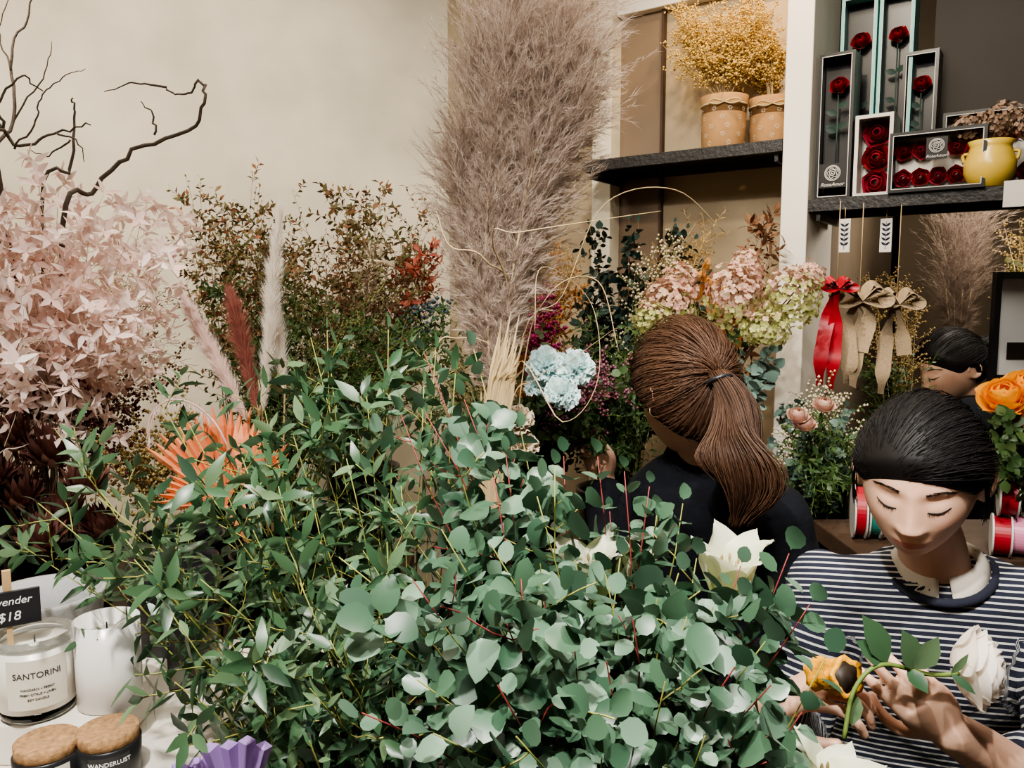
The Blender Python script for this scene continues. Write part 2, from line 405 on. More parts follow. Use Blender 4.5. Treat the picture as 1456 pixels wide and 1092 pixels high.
def carnation(mb,C,d,Rr,mat=0):
    X,Y,Z=axes(d,U(0,6)); C=V(C)
    for i in range(110):
        z=1-i/110*1.05; a=i*2.39996; q=math.sqrt(max(0,1-z*z)); e=(X*q*math.cos(a)+Y*q*math.sin(a)+Z*z+rv()*.25).normalized()
        t=e.cross(Z+rv()*.9); t=t.normalized() if t.length>.01 else X
        n=t.cross(e)+rv()*.3; L=Rr*U(.8,1.08); vs=[];fs=[]; ph=U(0,6); n.normalize()
        for j,v in enumerate((.2,.6,.85,1.0)):
            w=L*.26*(.2,.65,1,1.05)[j]
            for u in(-1,-.5,0,.5,1): vs.append(C+e*L*v*(1-.06*abs(u)*(j>1))+t*w*u+n*(math.sin(u*6+ph)*L*.12*v*v)+e*(math.sin(u*9+ph)*L*.06*(j==3)))
        for j in range(3):
            for k in range(4): q_=j*5+k; fs.append((q_,q_+1,q_+6,q_+5))
        mb.add(vs,fs,mat)
def hydrangea(mb,C,Rr,n=110,fs=.2,mats=(0,1),split=.2,sz=(1,1,.85)):
    C=V(C)
    for i in range(n):
        z=1-2*(i+.5)/n*.92; a=i*2.39996
        q=math.sqrt(max(0,1-z*z)); d=V((q*math.cos(a),q*math.sin(a),z)); d=(d+rv()*.15).normalized()
        rr=Rr*U(.74,1.1); c=C+V((d.x*sz[0],d.y*sz[1],d.z*sz[2]))*rr
        X,Y,Z=axes(d+rv()*.5,U(0,6)); m=mats[0] if d.z+U(-.5,.5)>split else mats[1]
        L=Rr*fs*U(.7,1.1)
        for k in range(4):
            e=X*math.cos(k*math.pi/2)+Y*math.sin(k*math.pi/2)
            mb.leaf(c,(e+Z*.25),Z,L,L*.95,'pet',.1,.1,m)
def plume(name,label,cat_,base,pts,rad,n,mat,L=.04,group=None,w=.0005):
    o=thing(name,label,cat_,base,group)
    mb=MB(); mb.tube(cat([base]+pts[:1]+pts,4),.0018,5); part(o,'stem',mb,M['straw'])
    mb=MB(); pp=cat(pts,5); k=len(pp)-1
    for i in range(n):
        t=R(); p,tg=at(pp,t); prof=(math.sin((t*.93+.05)*math.pi))**.55*(1+.25*math.sin(t*40))
        q=rv(); q=(q-tg*q.dot(tg)).normalized()
        mb.hair(p,p+q*rad*prof*U(.4,1.15)+tg*L*U(.4,1.1),w)
    part(o,'plume',mb,mat)
def pampas(base,pts,rad,nsp,label,group,nh=42,mat='pampas'):
    o=thing('pampas_grass',label,'pampas grass',base,group)
    mb=MB(); pp=cat(pts,6); mb.tube([base]+pp[:-6],.002,5); part(o,'stem',mb,M['straw'])
    mb=MB()
    for i in range(nsp):
        t=R()**.9; p,tg=at(pp,t)
        prof=.16+.84*min(1,t/.5)**1.2
        prof*=1+.22*math.sin(t*17+rad*900)
        if t>.85: prof*=1-(t-.85)*3
        q=rv(); q=(q-tg*q.dot(tg)).normalized()
        Ls=rad*prof*U(.4,1.25)
        e=p+q*Ls+tg*Ls*U(.9,1.9)-UP*.10*Ls; m=p+q*Ls*.35+tg*Ls*.9
        sp=bez(p,m,e,5)
        for j in range(5): mb.hair(sp[j],sp[j+1],.0005)
        for j in range(nh):
            s,tt=at(sp,U(.1,1)); h=(rv()*.55+tt*1.0-UP*.05)
            mb.hair(s,s+h*U(.010,.024),.00045)
    part(o,'plume',mb,M[mat])
def addspray(mbS,mbL,pts,st,r):
    K=len(pts); mbS.tube(pts,[r*(1-.7*i/(K-1)) for i in range(K)],5)
    n=st['n']; rot=U(0,6); ls=U(.8,1.2)
    def lf(p,d,nn,sc=1):
        if st.get('ball'): mbL.ball(p+d*st['L']*sc,st['W']*U(.7,1.2))
        elif st.get('star'):
            X,Y,Z=axes(d,U(0,6)); c=p+d*.004
            for k in range(st['star']):
                a=k*6.283/st['star']+U(-.4,.4); mbL.leaf(c,X*math.cos(a)+Y*math.sin(a)+Z*U(.1,.9),Z,st['L']*U(.6,1.15),st['W']*U(.7,1.1),'star',U(-.2,.5),U(.1,.5))
        else:
            z=ls*U(.72,1.15)
            mbL.leaf(p+d*st.get('pet',.0),d,nn,st['L']*sc*z,st['W']*sc*z*U(.88,1.08),st.get('prof','nar'),U(-.12,.42),U(0,.42))
    for i in range(n):
        t=st.get('t0',.25)+(1-st.get('t0',.25))*(i+R()*.3)/n; p,tg=at(pts,t)
        o1=tg.orthogonal().normalized(); o2=tg.cross(o1)
        rot+=1.57+U(-.3,.3) if st.get('pair') else 2.4
        sc=1-.45*max(0,(t-.6)/.4)
        for k in ((0,1) if st.get('pair') else (0,)):
            a=rot+k*math.pi; q=o1*math.cos(a)+o2*math.sin(a)
            j=st.get('jit',.25)
            d=(tg*st.get('a',.5)+q+rv()*j).normalized(); nn=(tg-q*.3+rv()*j)
            if st.get('tw') and R()<st['tw']:
                TL=st['twL']*U(.5,1.1)*(1-.5*t); e=p+(tg*.8+q).normalized()*TL+V((0,0,st.get('sag',0)*TL))
                tp_=bez(p,p+q*TL*.4+tg*TL*.3,e,4,TL*.03); mbS.tube(tp_,r*.4,3)
                for m_ in range(st['twn']):
                    tt=(m_+1)/st['twn']; p2,t2=at(tp_,tt); a2=m_*2.4
                    u1=t2.orthogonal().normalized(); u2=t2.cross(u1); q2=u1*math.cos(a2)+u2*math.sin(a2)
                    d2=(t2*.6+q2+rv()*.3).normalized(); lf(p2,d2,(t2+rv()*.5),.9)
            else: lf(p,d,nn,sc)
    p,tg=at(pts,1); lf(p,tg,tg.orthogonal(),.6)
ST={
 'euc':dict(n=16,t0=.18,L=.037,W=.032,prof='round',pair=True,a=.5,pet=.004,jit=.45,tw=.14,twL=.12,twn=7),
 'eucn':dict(n=22,t0=.25,L=.038,W=.0130,prof='nar',a=.7,jit=.3,tw=.40,twL=.13,twn=9,pet=.002),
 'eucd':dict(n=14,t0=.3,L=.031,W=.027,prof='oval',pair=True,a=.4,jit=.3,tw=.12,twL=.10,twn=6),
 'eucg':dict(n=11,t0=.3,L=.042,W=.038,prof='round',pair=True,a=.4,jit=.4),
 'fine':dict(n=26,t0=.3,L=.022,W=.009,prof='dia',a=.6,jit=.4,tw=.5,twL=.14,twn=9),
 'rust':dict(n=22,t0=.35,L=.026,W=.012,prof='dia',a=.5,jit=.5,tw=.55,twL=.16,twn=10),
 'pink':dict(n=12,t0=.45,L=.030,W=.0125,star=4,a=.3,jit=.8,tw=.75,twL=.24,twn=5,sag=-.30),
 'ball':dict(n=22,t0=.45,L=.006,W=.004,ball=True,a=.6,jit=.5,tw=.7,twL=.12,twn=8),
 'bigb':dict(n=14,t0=.6,L=.008,W=.006,ball=True,a=.6,jit=.5,tw=.5,twL=.08,twn=6),
 'wisp':dict(n=30,t0=.4,L=.02,W=.003,prof='dia',a=1.2,jit=.3,tw=.5,twL=.12,twn=12),
 'twig':dict(n=24,t0=.3,L=.012,W=.005,prof='dia',a=.8,jit=.4,tw=.8,twL=.16,twn=6),
}
def spray(name,label,ctg,base,tip,style,sm,lmn,r=.0018,group=None,rise=.6,jit=.004,part_name='foliage',ns=9):
    base=V(base); tip=V(tip); hz=V((tip.x-base.x,tip.y-base.y,0))
    c=base+UP*((tip.z-base.z)*rise+hz.length*.25)+hz*.35
    pts=bez(base,c,tip,ns,jit); pts[0]=base
    o=thing(name,label,ctg,base,group)
    a,b_=MB(),MB(); addspray(a,b_,pts,ST[style],r)
    part(o,'stem',a,M[sm]); part(o,part_name,b_,M[lmn])
    return o
def bucket(c,r,h,label,mat='blackp',name='flower_bucket'):
    c=V(c); mb=MB()
    mb.lathe([(r*.78,0),(r*.8,.004),(r,h-.012),(r*1.05,h-.012),(r*1.05,h),(r*.97,h),(r*.95,h-.02),(r*.77,.012)],c)
    return solo(name,label,'bucket',c,mb,M[mat])

# ------------------------------------------------ furniture
def bench(x0,x1,y0,y1,z,label,mt='wood',name='display_bench'):
    o=thing(name,label,'bench' if 'bench' in name else 'table',((x0+x1)/2,(y0+y1)/2,0))
    mb=MB(); mb.box(((x0+x1)/2,(y0+y1)/2,z-.02),(x1-x0,y1-y0,.04)); part(o,'top',mb,M[mt],False,bevel=.003)
    for x in(x0+.04,x1-.04):
        for y in(y0+.04,y1-.04):
            mb=MB(); mb.box((x,y,(z-.04)/2),(.05,.05,z-.04)); part(o,'leg',mb,M[mt],False)
bench(-1.75,-.32,1.47,2.55,.78,'dark wooden bench carrying buckets of dried flowers')
bench(-.28,.62,1.92,2.18,.78,'dark wooden bench carrying buckets of foliage beneath the shelf')
bench(.66,1.25,1.44,1.72,1.12,'dark wooden counter holding ribbon spools and a vase',name='side_table')
bench(-.95,-.235,.60,1.22,1.065,'white painted display table with candles','white','display_table')
BB=bucket

# ------------------------------------------------ foreground eucalyptus
B1=V((-.12,.92,.0)); B2=V((.14,.90,0))
bucket(B1,.105,.86,'tall black florist bucket holding narrow leaf eucalyptus')
bucket(B2,.105,.86,'tall black florist bucket holding round leaf eucalyptus and lilies')
def inb(B,z=.86,r=.07): 
    a=U(0,6.28); q=U(0,r); return V((B.x+q*math.cos(a),B.y+q*math.sin(a),z-U(.05,.2)))
nar=[(75,610,1.0),(110,655,.9),(60,725,.85),(215,575,1.0),(270,610,.95),(330,650,.9),(375,540,1.05),(440,490,1.1),(480,530,1.0),
 (555,470,1.1),(620,490,1.1),(640,540,1.05),(520,560,1.0),(420,610,.95),(300,700,.85),(190,770,.8),(175,800,.78),(240,980,.72),(230,880,.72),
 (300,830,.78),(350,760,.82),(330,940,.7),(420,820,.75),(450,720,.85),(560,640,.95),(450,1050,.65),(480,930,.7),(30,760,.95),(400,700,.8),(500,660,.88),(150,700,.85),(600,560,1.0),(420,560,1.0),(540,760,.8),(360,900,.74),(450,990,.66),(200,700,1.0),(500,600,1.0),(580,700,.9),(380,790,.9),(470,470,1.15),(300,640,1.0)]
for k,(x,y,d) in enumerate(nar):
    spray('eucalyptus_branch','narrow-leaved green eucalyptus branch fanning from a black bucket','foliage branch',inb(B1),P(x+U(-12,12),y+U(-12,12),d),'eucn','stemy','eucn',.0018,'narrow leaf eucalyptus branches',rise=.45)
rnd=[(600,510,1.0),(660,570,.95),(700,600,1.0),(745,620,.95),(790,640,1.0),(850,650,.95),(890,655,.9),(925,685,.9),(640,640,.85),(700,690,.8),(770,710,.8),
 (960,810,.80),(1060,840,.82),(1110,800,.8),(1150,850,.78),(1160,930,.76),(1100,900,.74),(980,890,.72),(860,820,.78),(930,850,.76),(1020,850,.80),(820,790,.82),(1000,800,.84),
 (900,880,.7),(760,800,.7),(690,780,.7),(620,760,.72),(580,830,.7),(640,880,.65),(720,880,.64),(800,910,.64),(880,940,.64),(950,970,.64),(1030,960,.66),
 (1100,990,.68),(1150,1010,.72),(1100,1070,.66),(1000,1050,.62),(900,1040,.6),(800,1000,.6),(700,980,.6),(600,960,.62),(520,1020,.62),(620,1060,.6),
 (560,700,.85),(480,790,.75),(740,1050,.58),(850,1080,.57),(1100,1110,.64),(670,500,1.1),(610,600,.9),(940,740,.95),(960,715,1.0),(780,660,.85),(500,870,.7),(870,720,1.0),(720,640,.9),(560,590,.95),(700,740,.9),(650,700,.9),(760,830,.76),
 (520,640,1.0),(450,860,.78),(1050,790,.86),(880,790,.86)]
for k,(x,y,d) in enumerate(rnd):
    spray('eucalyptus_branch','round-leaved grey-green eucalyptus branch arching from a black bucket','foliage branch',inb(B2),P(x+U(-12,12),y+U(-12,12),d),'euc','stemr' if R()<.4 else 'stemy','euc',.002,'round leaf eucalyptus branches',rise=.45)

# lilies
def lily(C,d,L,base,label,op=1.0,tw=0):
    o=thing('lily',label,'lily',base,'white lilies')
    mb=MB(); mb.tube(cat([V(base),V(base).lerp(C,.5)+V((0,.03,.02)),C],6),.003,6); part(o,'stem',mb,M['stemg'])
    mb=MB(); X,Y,Z=axes(d,tw)
    for k in range(6):
        a=k*math.pi/3+U(-.12,.12); e=X*math.cos(a)+Y*math.sin(a); sd=Z.cross(e); ln=L*U(.92,1.06); sw=U(-.12,.12); ph=U(0,6)
        vs=[]; f0=[];f1=[]
        for j in range(11):
            v=j/10; w=L*.30*math.sin((v*.88+.09)*math.pi)**.75*(1.0 if k%2 else .82)
            c=C+Z*(ln*(v-.18*v**4))+e*(L*op*(.05+.26*v+.30*v**3))+sd*(sw*L*v*v)
            for i,u in enumerate((-1,-.5,0,.5,1)): vs.append(c+sd*w*u-e*(abs(u)**2)*w*.30+e*(math.sin(v*9+u*2+ph)*.016*L*4*abs(u)*v)+Z*(.004*(u==0)))
        for j in range(10):
            for i in range(4): q=j*5+i; (f0 if j<3 else f1).append((q,q+1,q+6,q+5))
        o_=len(mb.v); mb.add(vs,f0,1); 
        for f in f1: mb.f.append(tuple(i+o_ for i in f)); mb.m.append(0)
    part(o,'petals',mb,[M['lily'],M['lilyg']])
    mb=MB()
    for k in range(5):
        a=k*1.257+.4; e=X*math.cos(a)+Y*math.sin(a)
        t=C+Z*L*.6+e*L*.10; mb.tube([C,C+Z*L*.4+e*L*.03,t],.0009,4,0); mb.ell(t,(.0018,.0018,.005),1,6,5)
    part(o,'stamens',mb,[M['stemg'],M['straw']])
lily(P(842,858,.95),V((-.10,-.15,1)),.092,inb(B2),'open creamy white lily among eucalyptus leaves',.8,.3)
lily(P(888,850,.97),V((.30,.0,.95)),.08,inb(B2),'half-open white lily beside another bloom',.6,.1)
lily(P(1030,862,.95),V((.05,-.15,1)),.10,inb(B2),'wide white lily with pointed petals rising behind leaves',.8,.2)
lily(P(1150,1165,.76),V((.3,-.1,.9)),.09,inb(B2),'open white lily low at the edge of the bunch',.8,.4)

# ------------------------------------------------ pampas bundle
vb=V((-.045,1.46,0))
mb=MB(); mb.lathe([(.09,0),(.12,.1),(.13,.45),(.09,.75),(.10,.80),(.088,.80),(.075,.74),(.1,.4),(.08,.02)],vb); solo('floor_vase','tall grey ceramic floor vase holding pampas grass','vase',vb,mb,M['concrete'])
PD=1.5
spec=[([(700,560),(690,400),(700,200),(725,-20)],.085),([(685,540),(670,380),(665,230),(680,70)],.085),([(705,560),(730,380),(765,200),(810,10)],.09),
 ([(700,540),(755,340),(805,200),(840,80)],.08),([(695,540),(700,330),(740,120),(760,-80)],.09),([(690,560),(675,450),(660,330),(655,200)],.065),([(700,560),(740,430),(780,300),(820,140)],.08),([(695,560),(692,300),(700,90),(705,-90)],.09),([(695,500),(720,300),(770,150),(840,-20)],.085),
 ([(700,500),(720,360),(750,240),(785,60)],.085)]
for i,(pp,rad) in enumerate(spec):
    d=PD+U(-.07,.07)
    pampas(vb+V((U(-.04,.04),U(-.04,.04),.62)),[P(x,y,d) for x,y in pp],rad,470,'large fluffy mauve-beige pampas grass plume','pampas grass plumes',50)
for i in range(36):
    x0=U(686,716); mb=MB()
    pts=[vb+V((U(-.03,.03),U(-.03,.03),.66)),P(x0,690,PD-.05),P(x0+U(2,12),560,PD-.08),P(x0+U(12,34),U(440,530),PD-.10)]
    mb.strip(cat(pts,5),[U(.005,.009)]*12+[.006,.005,.003,.001],V((U(-.8,.8),-1,0)))
    solo('dried_leaf','long straw-coloured pampas leaf blade','dried leaf',pts[0],mb,M['straw'],group='pampas leaf blades')
for pts in ([(735,520,1.5),(800,420,1.48),(860,290,1.5),(960,270,1.6),(1030,330,1.7)],[(730,480,1.5),(690,370,1.38),(640,350,1.36),(620,300,1.4)],[(725,540,1.5),(800,600,1.4),(850,540,1.4),(840,430,1.45),(770,380,1.4),(760,470,1.38)],
   [(740,560,1.5),(780,420,1.4),(850,400,1.45),(880,500,1.45)],[(720,560,1.5),(640,480,1.4),(610,520,1.4)],[(730,500,1.5),(700,340,1.35),(740,330,1.34),(870,310,1.5),(940,300,1.6)],[(720,620,1.4),(760,540,1.38),(800,520,1.38),(870,470,1.45)]):
    mb=MB(); q=[vb+V((0,0,.7))]+[P(*a) for a in pts]; c=cat(q,7); mb.tube(c,[.0022*(1-.7*i/len(c)) for i in range(len(c))],4,flat=.4)
    solo('dried_grass_blade','thin curling straw-coloured grass blade','dried grass',q[0],mb,M['straw'],group='curling grass blades')

# ------------------------------------------------ fox-tail plumes, palms
BB(V((-.46,1.53,.78)),.09,.33,'black bucket holding coloured palm and plumes'); kb=V((-.46,1.53,1.02))
plume('foxtail_plume','tall white fluffy foxtail plume','dried plume',kb,[P(372,590,1.38),P(383,480,1.38),P(388,400,1.38),P(397,310,1.38)],.020,5000,M['wplume'])
plume('foxtail_plume','pale pink leaning foxtail plume','dried plume',kb,[P(352,600,1.36),P(322,540,1.36),P(290,480,1.36),P(266,432,1.36)],.019,5000,M['pplume'])
plume('foxtail_plume','russet brown foxtail plume','dried plume',kb,[P(368,590,1.42),P(352,520,1.42),P(340,470,1.42),P(330,428,1.42)],.024,4200,M['rplume'])
plume('foxtail_plume','white foxtail plume partly behind leaves','dried plume',kb,[P(405,560,1.42),P(398,500,1.42),P(395,450,1.42)],.018,1800,M['wplume'])
def fan(base,C,dirv,nrm,L,span,n,mat,name,label,group=None,tf=.82):
    o=thing(name,label,'palm leaf',base,group)
    mb=MB(); mb.tube([V(base),C],.0025,5); part(o,'stem',mb,mat)
    mb=MB(); d=V(dirv).normalized(); nn=V(nrm).normalized(); s=d.cross(nn).normalized(); nn=s.cross(d)
    for i in range(n):
        a=-span/2+span*i/(n-1); e=d*math.cos(a)+s*math.sin(a); w=e.cross(nn)
        l=L*(.85+.15*math.cos(a))*U(.95,1.04); hw=l*tf*math.tan(span/(n-1)/2)*1.02
        p0=C; p1=C+e*l*tf+nn*.006; p2=C+e*l-nn*l*.05
        mb.add([p0,p1-w*hw-nn*.010,p1,p1+w*hw-nn*.010,p2],[(0,1,2),(0,2,3),(1,4,2),(2,4,3)])
    part(o,'blade',mb,mat,False)
fan(kb,P(322,720,1.35),V((-.2,0,1)),V((.5,-1,.2)),.17,1.3,15,M['peach'],'palm_fan','peach-orange dyed pleated palm fan','orange palm fans',.78)
fan(kb,P(345,715,1.3),V((.3,0,1)),V((-.5,-1,.0)),.13,1.0,11,M['peach'],'palm_fan','peach-orange dyed pleated palm fan','orange palm fans',.78)
fan(kb,P(315,715,1.28),V((-.9,0,.5)),V((.3,-1,.4)),.10,1.2,11,M['peach'],'palm_fan','peach-orange dyed palm fan leaning outward','orange palm fans',.78)
mb=MB(); pts=cat([kb,P(330,650,1.3),P(290,585,1.3),P(245,568,1.3),P(215,590,1.3),P(212,625,1.3)],6); mb.tube(pts,.0018,4)
for i in range(120):
    p,t=at(pts,.35+.65*i/120); mb.hair(p,p+V((U(-.3,.3),-.3,-1))*.018,.001); mb.hair(p,p+V((U(-.3,.3),-.3,.8))*.01,.001)
solo('curled_frond','pale peach curled feathery frond','dried frond',kb,mb,M['pplume'])

# ------------------------------------------------ background bouquets
def bunch(n,x0,x1,y0,y1,d0,d1,B,style,sm,lmn,name,label,ctg,r=.0016,rise=.6,pn='foliage',rad=.05):
    B=V(B)
    for i in range(n):
        bs=B+V((U(-rad,rad),U(-rad,rad),-U(.02,.12)))
        spray(name,label,ctg,bs,P(U(x0,x1),U(y0,y1),U(d0,d1)),style,sm,lmn,r,label,rise,part_name=pn)
ba=V((-.72,2.15,.78)); bucket(ba,.12,.36,'black bucket of rust-tinged shrub foliage'); ta=ba+UP*.36
bb_=V((-.42,2.2,.78)); bucket(bb_,.1,.36,'black bucket of mixed dried foliage'); tb=bb_+UP*.36
bc=V((-.68,1.60,.78)); bucket(bc,.085,.34,'tall black bucket behind white candles'); tc_=bc+UP*.34
bd=V((-1.0,1.72,.78)); bucket(bd,.11,.32,'black bucket of blush pink dyed foliage'); td=bd+UP*.32
be=V((-1.25,1.95,.78)); bucket(be,.11,.34,'black bucket of brown dried flowers'); te=be+UP*.34
bf=V((-.52,1.85,.78)); bucket(bf,.1,.32,'black bucket of fine green foliage'); tf=bf+UP*.32
dv=V((-.48,1.10,1.065))
mb=MB(); mb.lathe([(.050,0),(.056,.004),(.062,.17),(.059,.172),(.057,.16),(.048,.01)],dv); solo('dark_vase','matte black cylinder vase behind the candles','vase',dv,mb,M['blackp'])
bunch(26,265,420,250,420,2.25,2.6,ta,'rust','stemb','rust','shrub_branch','rust-tinged fine-leaved shrub branch','foliage branch',rise=.5)
bunch(30,400,625,250,420,2.25,2.6,tb,'rust','stemb','rust','shrub_branch','olive and rust fine-leaved shrub branch','foliage branch',rise=.5)
bunch(22,280,620,340,470,2.0,2.4,tb,'fine','stemb','olive','shrub_branch','olive green small-leaved branch','foliage branch')
bunch(16,280,450,400,540,1.8,2.2,tf,'fine','stemg','green','fine_foliage','fine dark green leafy foliage','foliage branch')
bunch(22,430,680,430,560,1.7,2.1,tf,'fine','stemg','green','fine_foliage','dark green small-leaved filler foliage','foliage branch')
bunch(9,450,620,400,560,1.7,1.9,tf,'ball','stemy','olive','dried_flower','olive dried seed-head spray','dried flower')
bunch(12,440,620,320,440,2.0,2.2,tb,'twig','stemb','brownd','dried_flower','brown twiggy dried filler spray','dried flower')
bunch(14,150,300,350,560,1.9,2.3,te,'twig','stemb','brownd','dried_flower','reddish brown twiggy dried spray','dried flower')
bunch(14,90,280,420,600,1.8,2.1,te,'ball','stemb','brownd','dried_flower','brown dried seed spray','dried flower')
bunch(8,60,190,300,420,2.0,2.3,te,'wisp','straw','gold','dried_fern','golden dried feathery frond','dried frond')
bunch(20,0,220,540,650,1.45,1.75,te,'ball','stemr','maroon','statice','dark maroon dried statice','dried flower')
bunch(9,130,260,580,680,1.45,1.6,tc_,'ball','stemy','gold','dried_flower','dusty gold dried filler spray','dried flower')
bunch(4,570,660,420,470,1.9,2.1,tb,'bigb','stemg','bluegrey','thistle','dark blue-grey round thistle spray','dried flower')
bunch(5,500,570,330,370,2.1,2.2,tb,'eucn','stemb','cream','dried_flower','cream and coral dried leaf spray','dried flower')
bunch(3,580,625,340,400,2.1,2.2,tb,'eucn','stemb','coral','dried_flower','coral red dried leaf spray','dried flower')
for i in range(22):
    x=U(-60,235); y=U(235,480) if x<190 else U(250,360)
    spray('ruscus_branch','blush pink dyed leafy branch','dyed foliage',td+V((U(-.05,.05),U(-.05,.05),-.1)),P(x,y,U(1.22,1.55)),'pink','cream','pinkl',.0012,'blush pink dyed branches',.55)
for (x,y) in [(15,510),(40,550),(120,470),(165,430)]:
    spray('ruscus_branch','blush pink dyed leafy branch drooping','dyed foliage',td+V((U(-.05,.05),U(-.05,.05),-.1)),P(x,y,1.25),'pink','cream','pinkl',.0012,'blush pink dyed branches',1.1)
bp_=V((-.95,1.58,.78)); bucket(bp_,.1,.26,'black bucket of brown protea'); 
for (x,y,s) in [(20,640,.05),(75,660,.055),(120,700,.05),(30,720,.055),(90,745,.05),(150,760,.045),(-10,690,.05),(60,780,.05)]:
    C=P(x,y,1.4+U(-.05,.05)); o=thing('protea','brown dried protea flower head','dried flower',bp_+UP*.2,'brown proteas')
    mb=MB(); mb.tube(bez(bp_+UP*.2,bp_+UP*.3,C,5),.003,5); part(o,'stem',mb,M['stemb'])
    mb=MB(); ax=axes(V((U(-.4,.4),-.4,1)))
    for l in range(4):
        for k in range(12):
            a=k*math.pi/6+l*.26; e=ax[0]*math.cos(a)+ax[1]*math.sin(a)
            mb.leaf(C+e*s*.15,(e*(.25+.3*l)+ax[2]),e,s*(1.4-.12*l),s*.3,'nar',.1,.2)
    part(o,'petals',mb,M['protea'])
def twist(pl,d,r,base,subs=(),label='bare twisted brown willow branch'):
    o=thing('willow_branch',label,'branch',base,'bare twisted willow branches')
    pts=cat([V(base)]+[P(x,y,d+U(-.02,.02)) for x,y in pl],6)
    pts=[pts[0]]+[p+rv()*.0035 for p in pts[1:]]
    mb=MB(); K=len(pts); mb.tube(pts,[r*(1-.75*i/K) for i in range(K)],7)
    for s in subs:
        q=cat([P(x,y,d) for x,y in s],6); q=[p+rv()*.003 for p in q]; mb.tube(q,[r*.45*(1-.7*i/len(q)) for i in range(len(q))],5)
    part(o,'twigs',mb,M['branch'])
tw=td+UP*-.05
twist([(90,330),(130,275),(190,215),(270,185),(290,140),(285,115),(262,135),(235,125)],1.4,.005,tw,[[(235,125),(190,118),(150,130)],[(222,190),(215,160),(200,145)]])
twist([(60,300),(100,240),(105,160),(100,140)],1.45,.0045,tw,[[(102,200),(70,220),(40,215)]])
twist([(-20,220),(30,210),(80,190),(130,175)],1.4,.0045,tw,[[(20,210),(50,180),(58,140),(90,110),(122,98)],[(80,190),(110,200),(120,230)]])
twist([(-10,300),(20,170),(15,80),(40,20),(50,-30)],1.5,.0045,tw,[[(15,100),(0,40),(20,-20)],[(20,170),(60,110),(75,60)]])
twist([(0,260),(10,190),(-5,150),(30,110),(60,130)],1.35,.004,tw)

c1=V((.03,2.0,.78)); bucket(c1,.1,.34,'black bucket of bright cut flowers'); t1=c1+UP*.34
c2=V((.27,2.02,.78)); bucket(c2,.1,.34,'black bucket of dark eucalyptus'); t2=c2+UP*.34
c3=V((.5,2.02,.78)); bucket(c3,.1,.34,'black bucket of hydrangeas'); t3=c3+UP*.34
bunch(46,815,1000,310,450,2.05,2.3,t2,'eucd','stemb','eucd','eucalyptus_sprig','dark green preserved eucalyptus sprig','foliage branch',rise=.5)
bunch(7,905,980,340,410,1.95,2.1,t2,'ball','stemg','cream','dried_flower','cream tufted dried spray','dried flower')
bunch(12,940,1040,310,400,2.2,2.3,t2,'wisp','straw','gold','dried_grass','golden dried grass spray','dried grass')
bunch(9,990,1035,370,450,2.1,2.2,t3,'eucd','stemb','orange','dried_flower','copper orange dried leafy spray','dried flower')
bunch(3,1085,1102,285,330,2.2,2.3,t3,'eucn','stemb','brownd','dried_flower','narrow copper brown leaf spray','foliage branch')
bunch(28,820,950,440,640,1.75,2.1,t2,'fine','stemg','green','fine_foliage','dark green leafy filler foliage','foliage branch')
bunch(10,820,900,500,560,1.7,1.85,t1,'ball','stemr','mauve','berry_spray','mauve berry filler spray','dried flower')
bunch(22,720,900,460,640,1.7,2.0,t1,'eucd','stemg','green','fine_foliage','dark green broad leaf foliage','foliage branch')
bunch(12,735,790,400,470,1.95,2.1,t1,'bigb','stemr','mag','statice','magenta dried statice spray','dried flower')
bunch(16,725,830,330,440,2.1,2.3,t1,'wisp','straw','gold','dried_grass','orange gold dried grass spray','dried grass')
bunch(8,740,830,350,430,2.15,2.35,t1,'fine','stemb','orange','dried_flower','orange brown dried leaf spray','dried flower')
bunch(14,590,740,420,600,1.7,2.0,t1,'fine','stemg','olive','fine_foliage','olive green small filler foliage','foliage branch')
bunch(12,1050,1110,490,590,1.75,1.9,t3,'eucg','stemb','eucg','eucalyptus_sprig','silver dollar eucalyptus sprig','foliage branch')
bunch(8,960,1060,430,520,1.9,2.1,t3,'eucd','stemb','green','fine_foliage','dark leafy foliage below hydrangeas','foliage branch')
def headflower(fn,C,base,label,name,ctg,sm,mats,group,pn='bloom',lv=None):
    o=thing(name,label,ctg,base,group); mb=MB(); C=V(C); base=V(base)
    mb.tube(bez(base,base+UP*(C.z-base.z)*.6,C,6),.002,5); part(o,'stem',mb,M[sm])
    if lv:
        mb=MB()
        for k in range(6):
            p=base.lerp(C,U(.5,.9)); mb.leaf(p,(rv()+UP*.3),UP,.06,.03,'oval',.2,.1)
        part(o,'leaves',mb,M[lv])
    mb=MB(); fn(mb); part(o,pn,mb,[M[m] for m in mats])
for (x,y,d,r) in [(778,512,1.60,.042),(818,517,1.59,.042),(798,552,1.56,.036),(765,540,1.62,.03)]:
    C=P(x,y,d); headflower(lambda mb:carnation(mb,C-UP*.015,V((0,-.7,1)),r),C,t1-UP*.05,'pale aqua ruffled carnation','carnation','carnation','stemg',['blue'],'pale aqua carnations')
for (x,y,d,r) in [(735,590,1.5,.034),(690,600,1.6,.03),(745,625,1.5,.028)]:
    C=P(x,y,d); headflower(lambda mb:carnation(mb,C-UP*.015,V((0,-.5,1)),r),C,t1-UP*.05,'cream white ruffled flower','carnation','carnation','stemg',['cream'],'cream flowers')
for (x,y,d,r) in [(745,515,1.75,.025),(750,550,1.7,.022)]:
    C=P(x,y,d); headflower(lambda mb:carnation(mb,C-UP*.01,V((0,-.6,1)),r),C,t1-UP*.05,'orange gerbera style bloom','gerbera','flower','stemg',['orange'],'orange blooms')
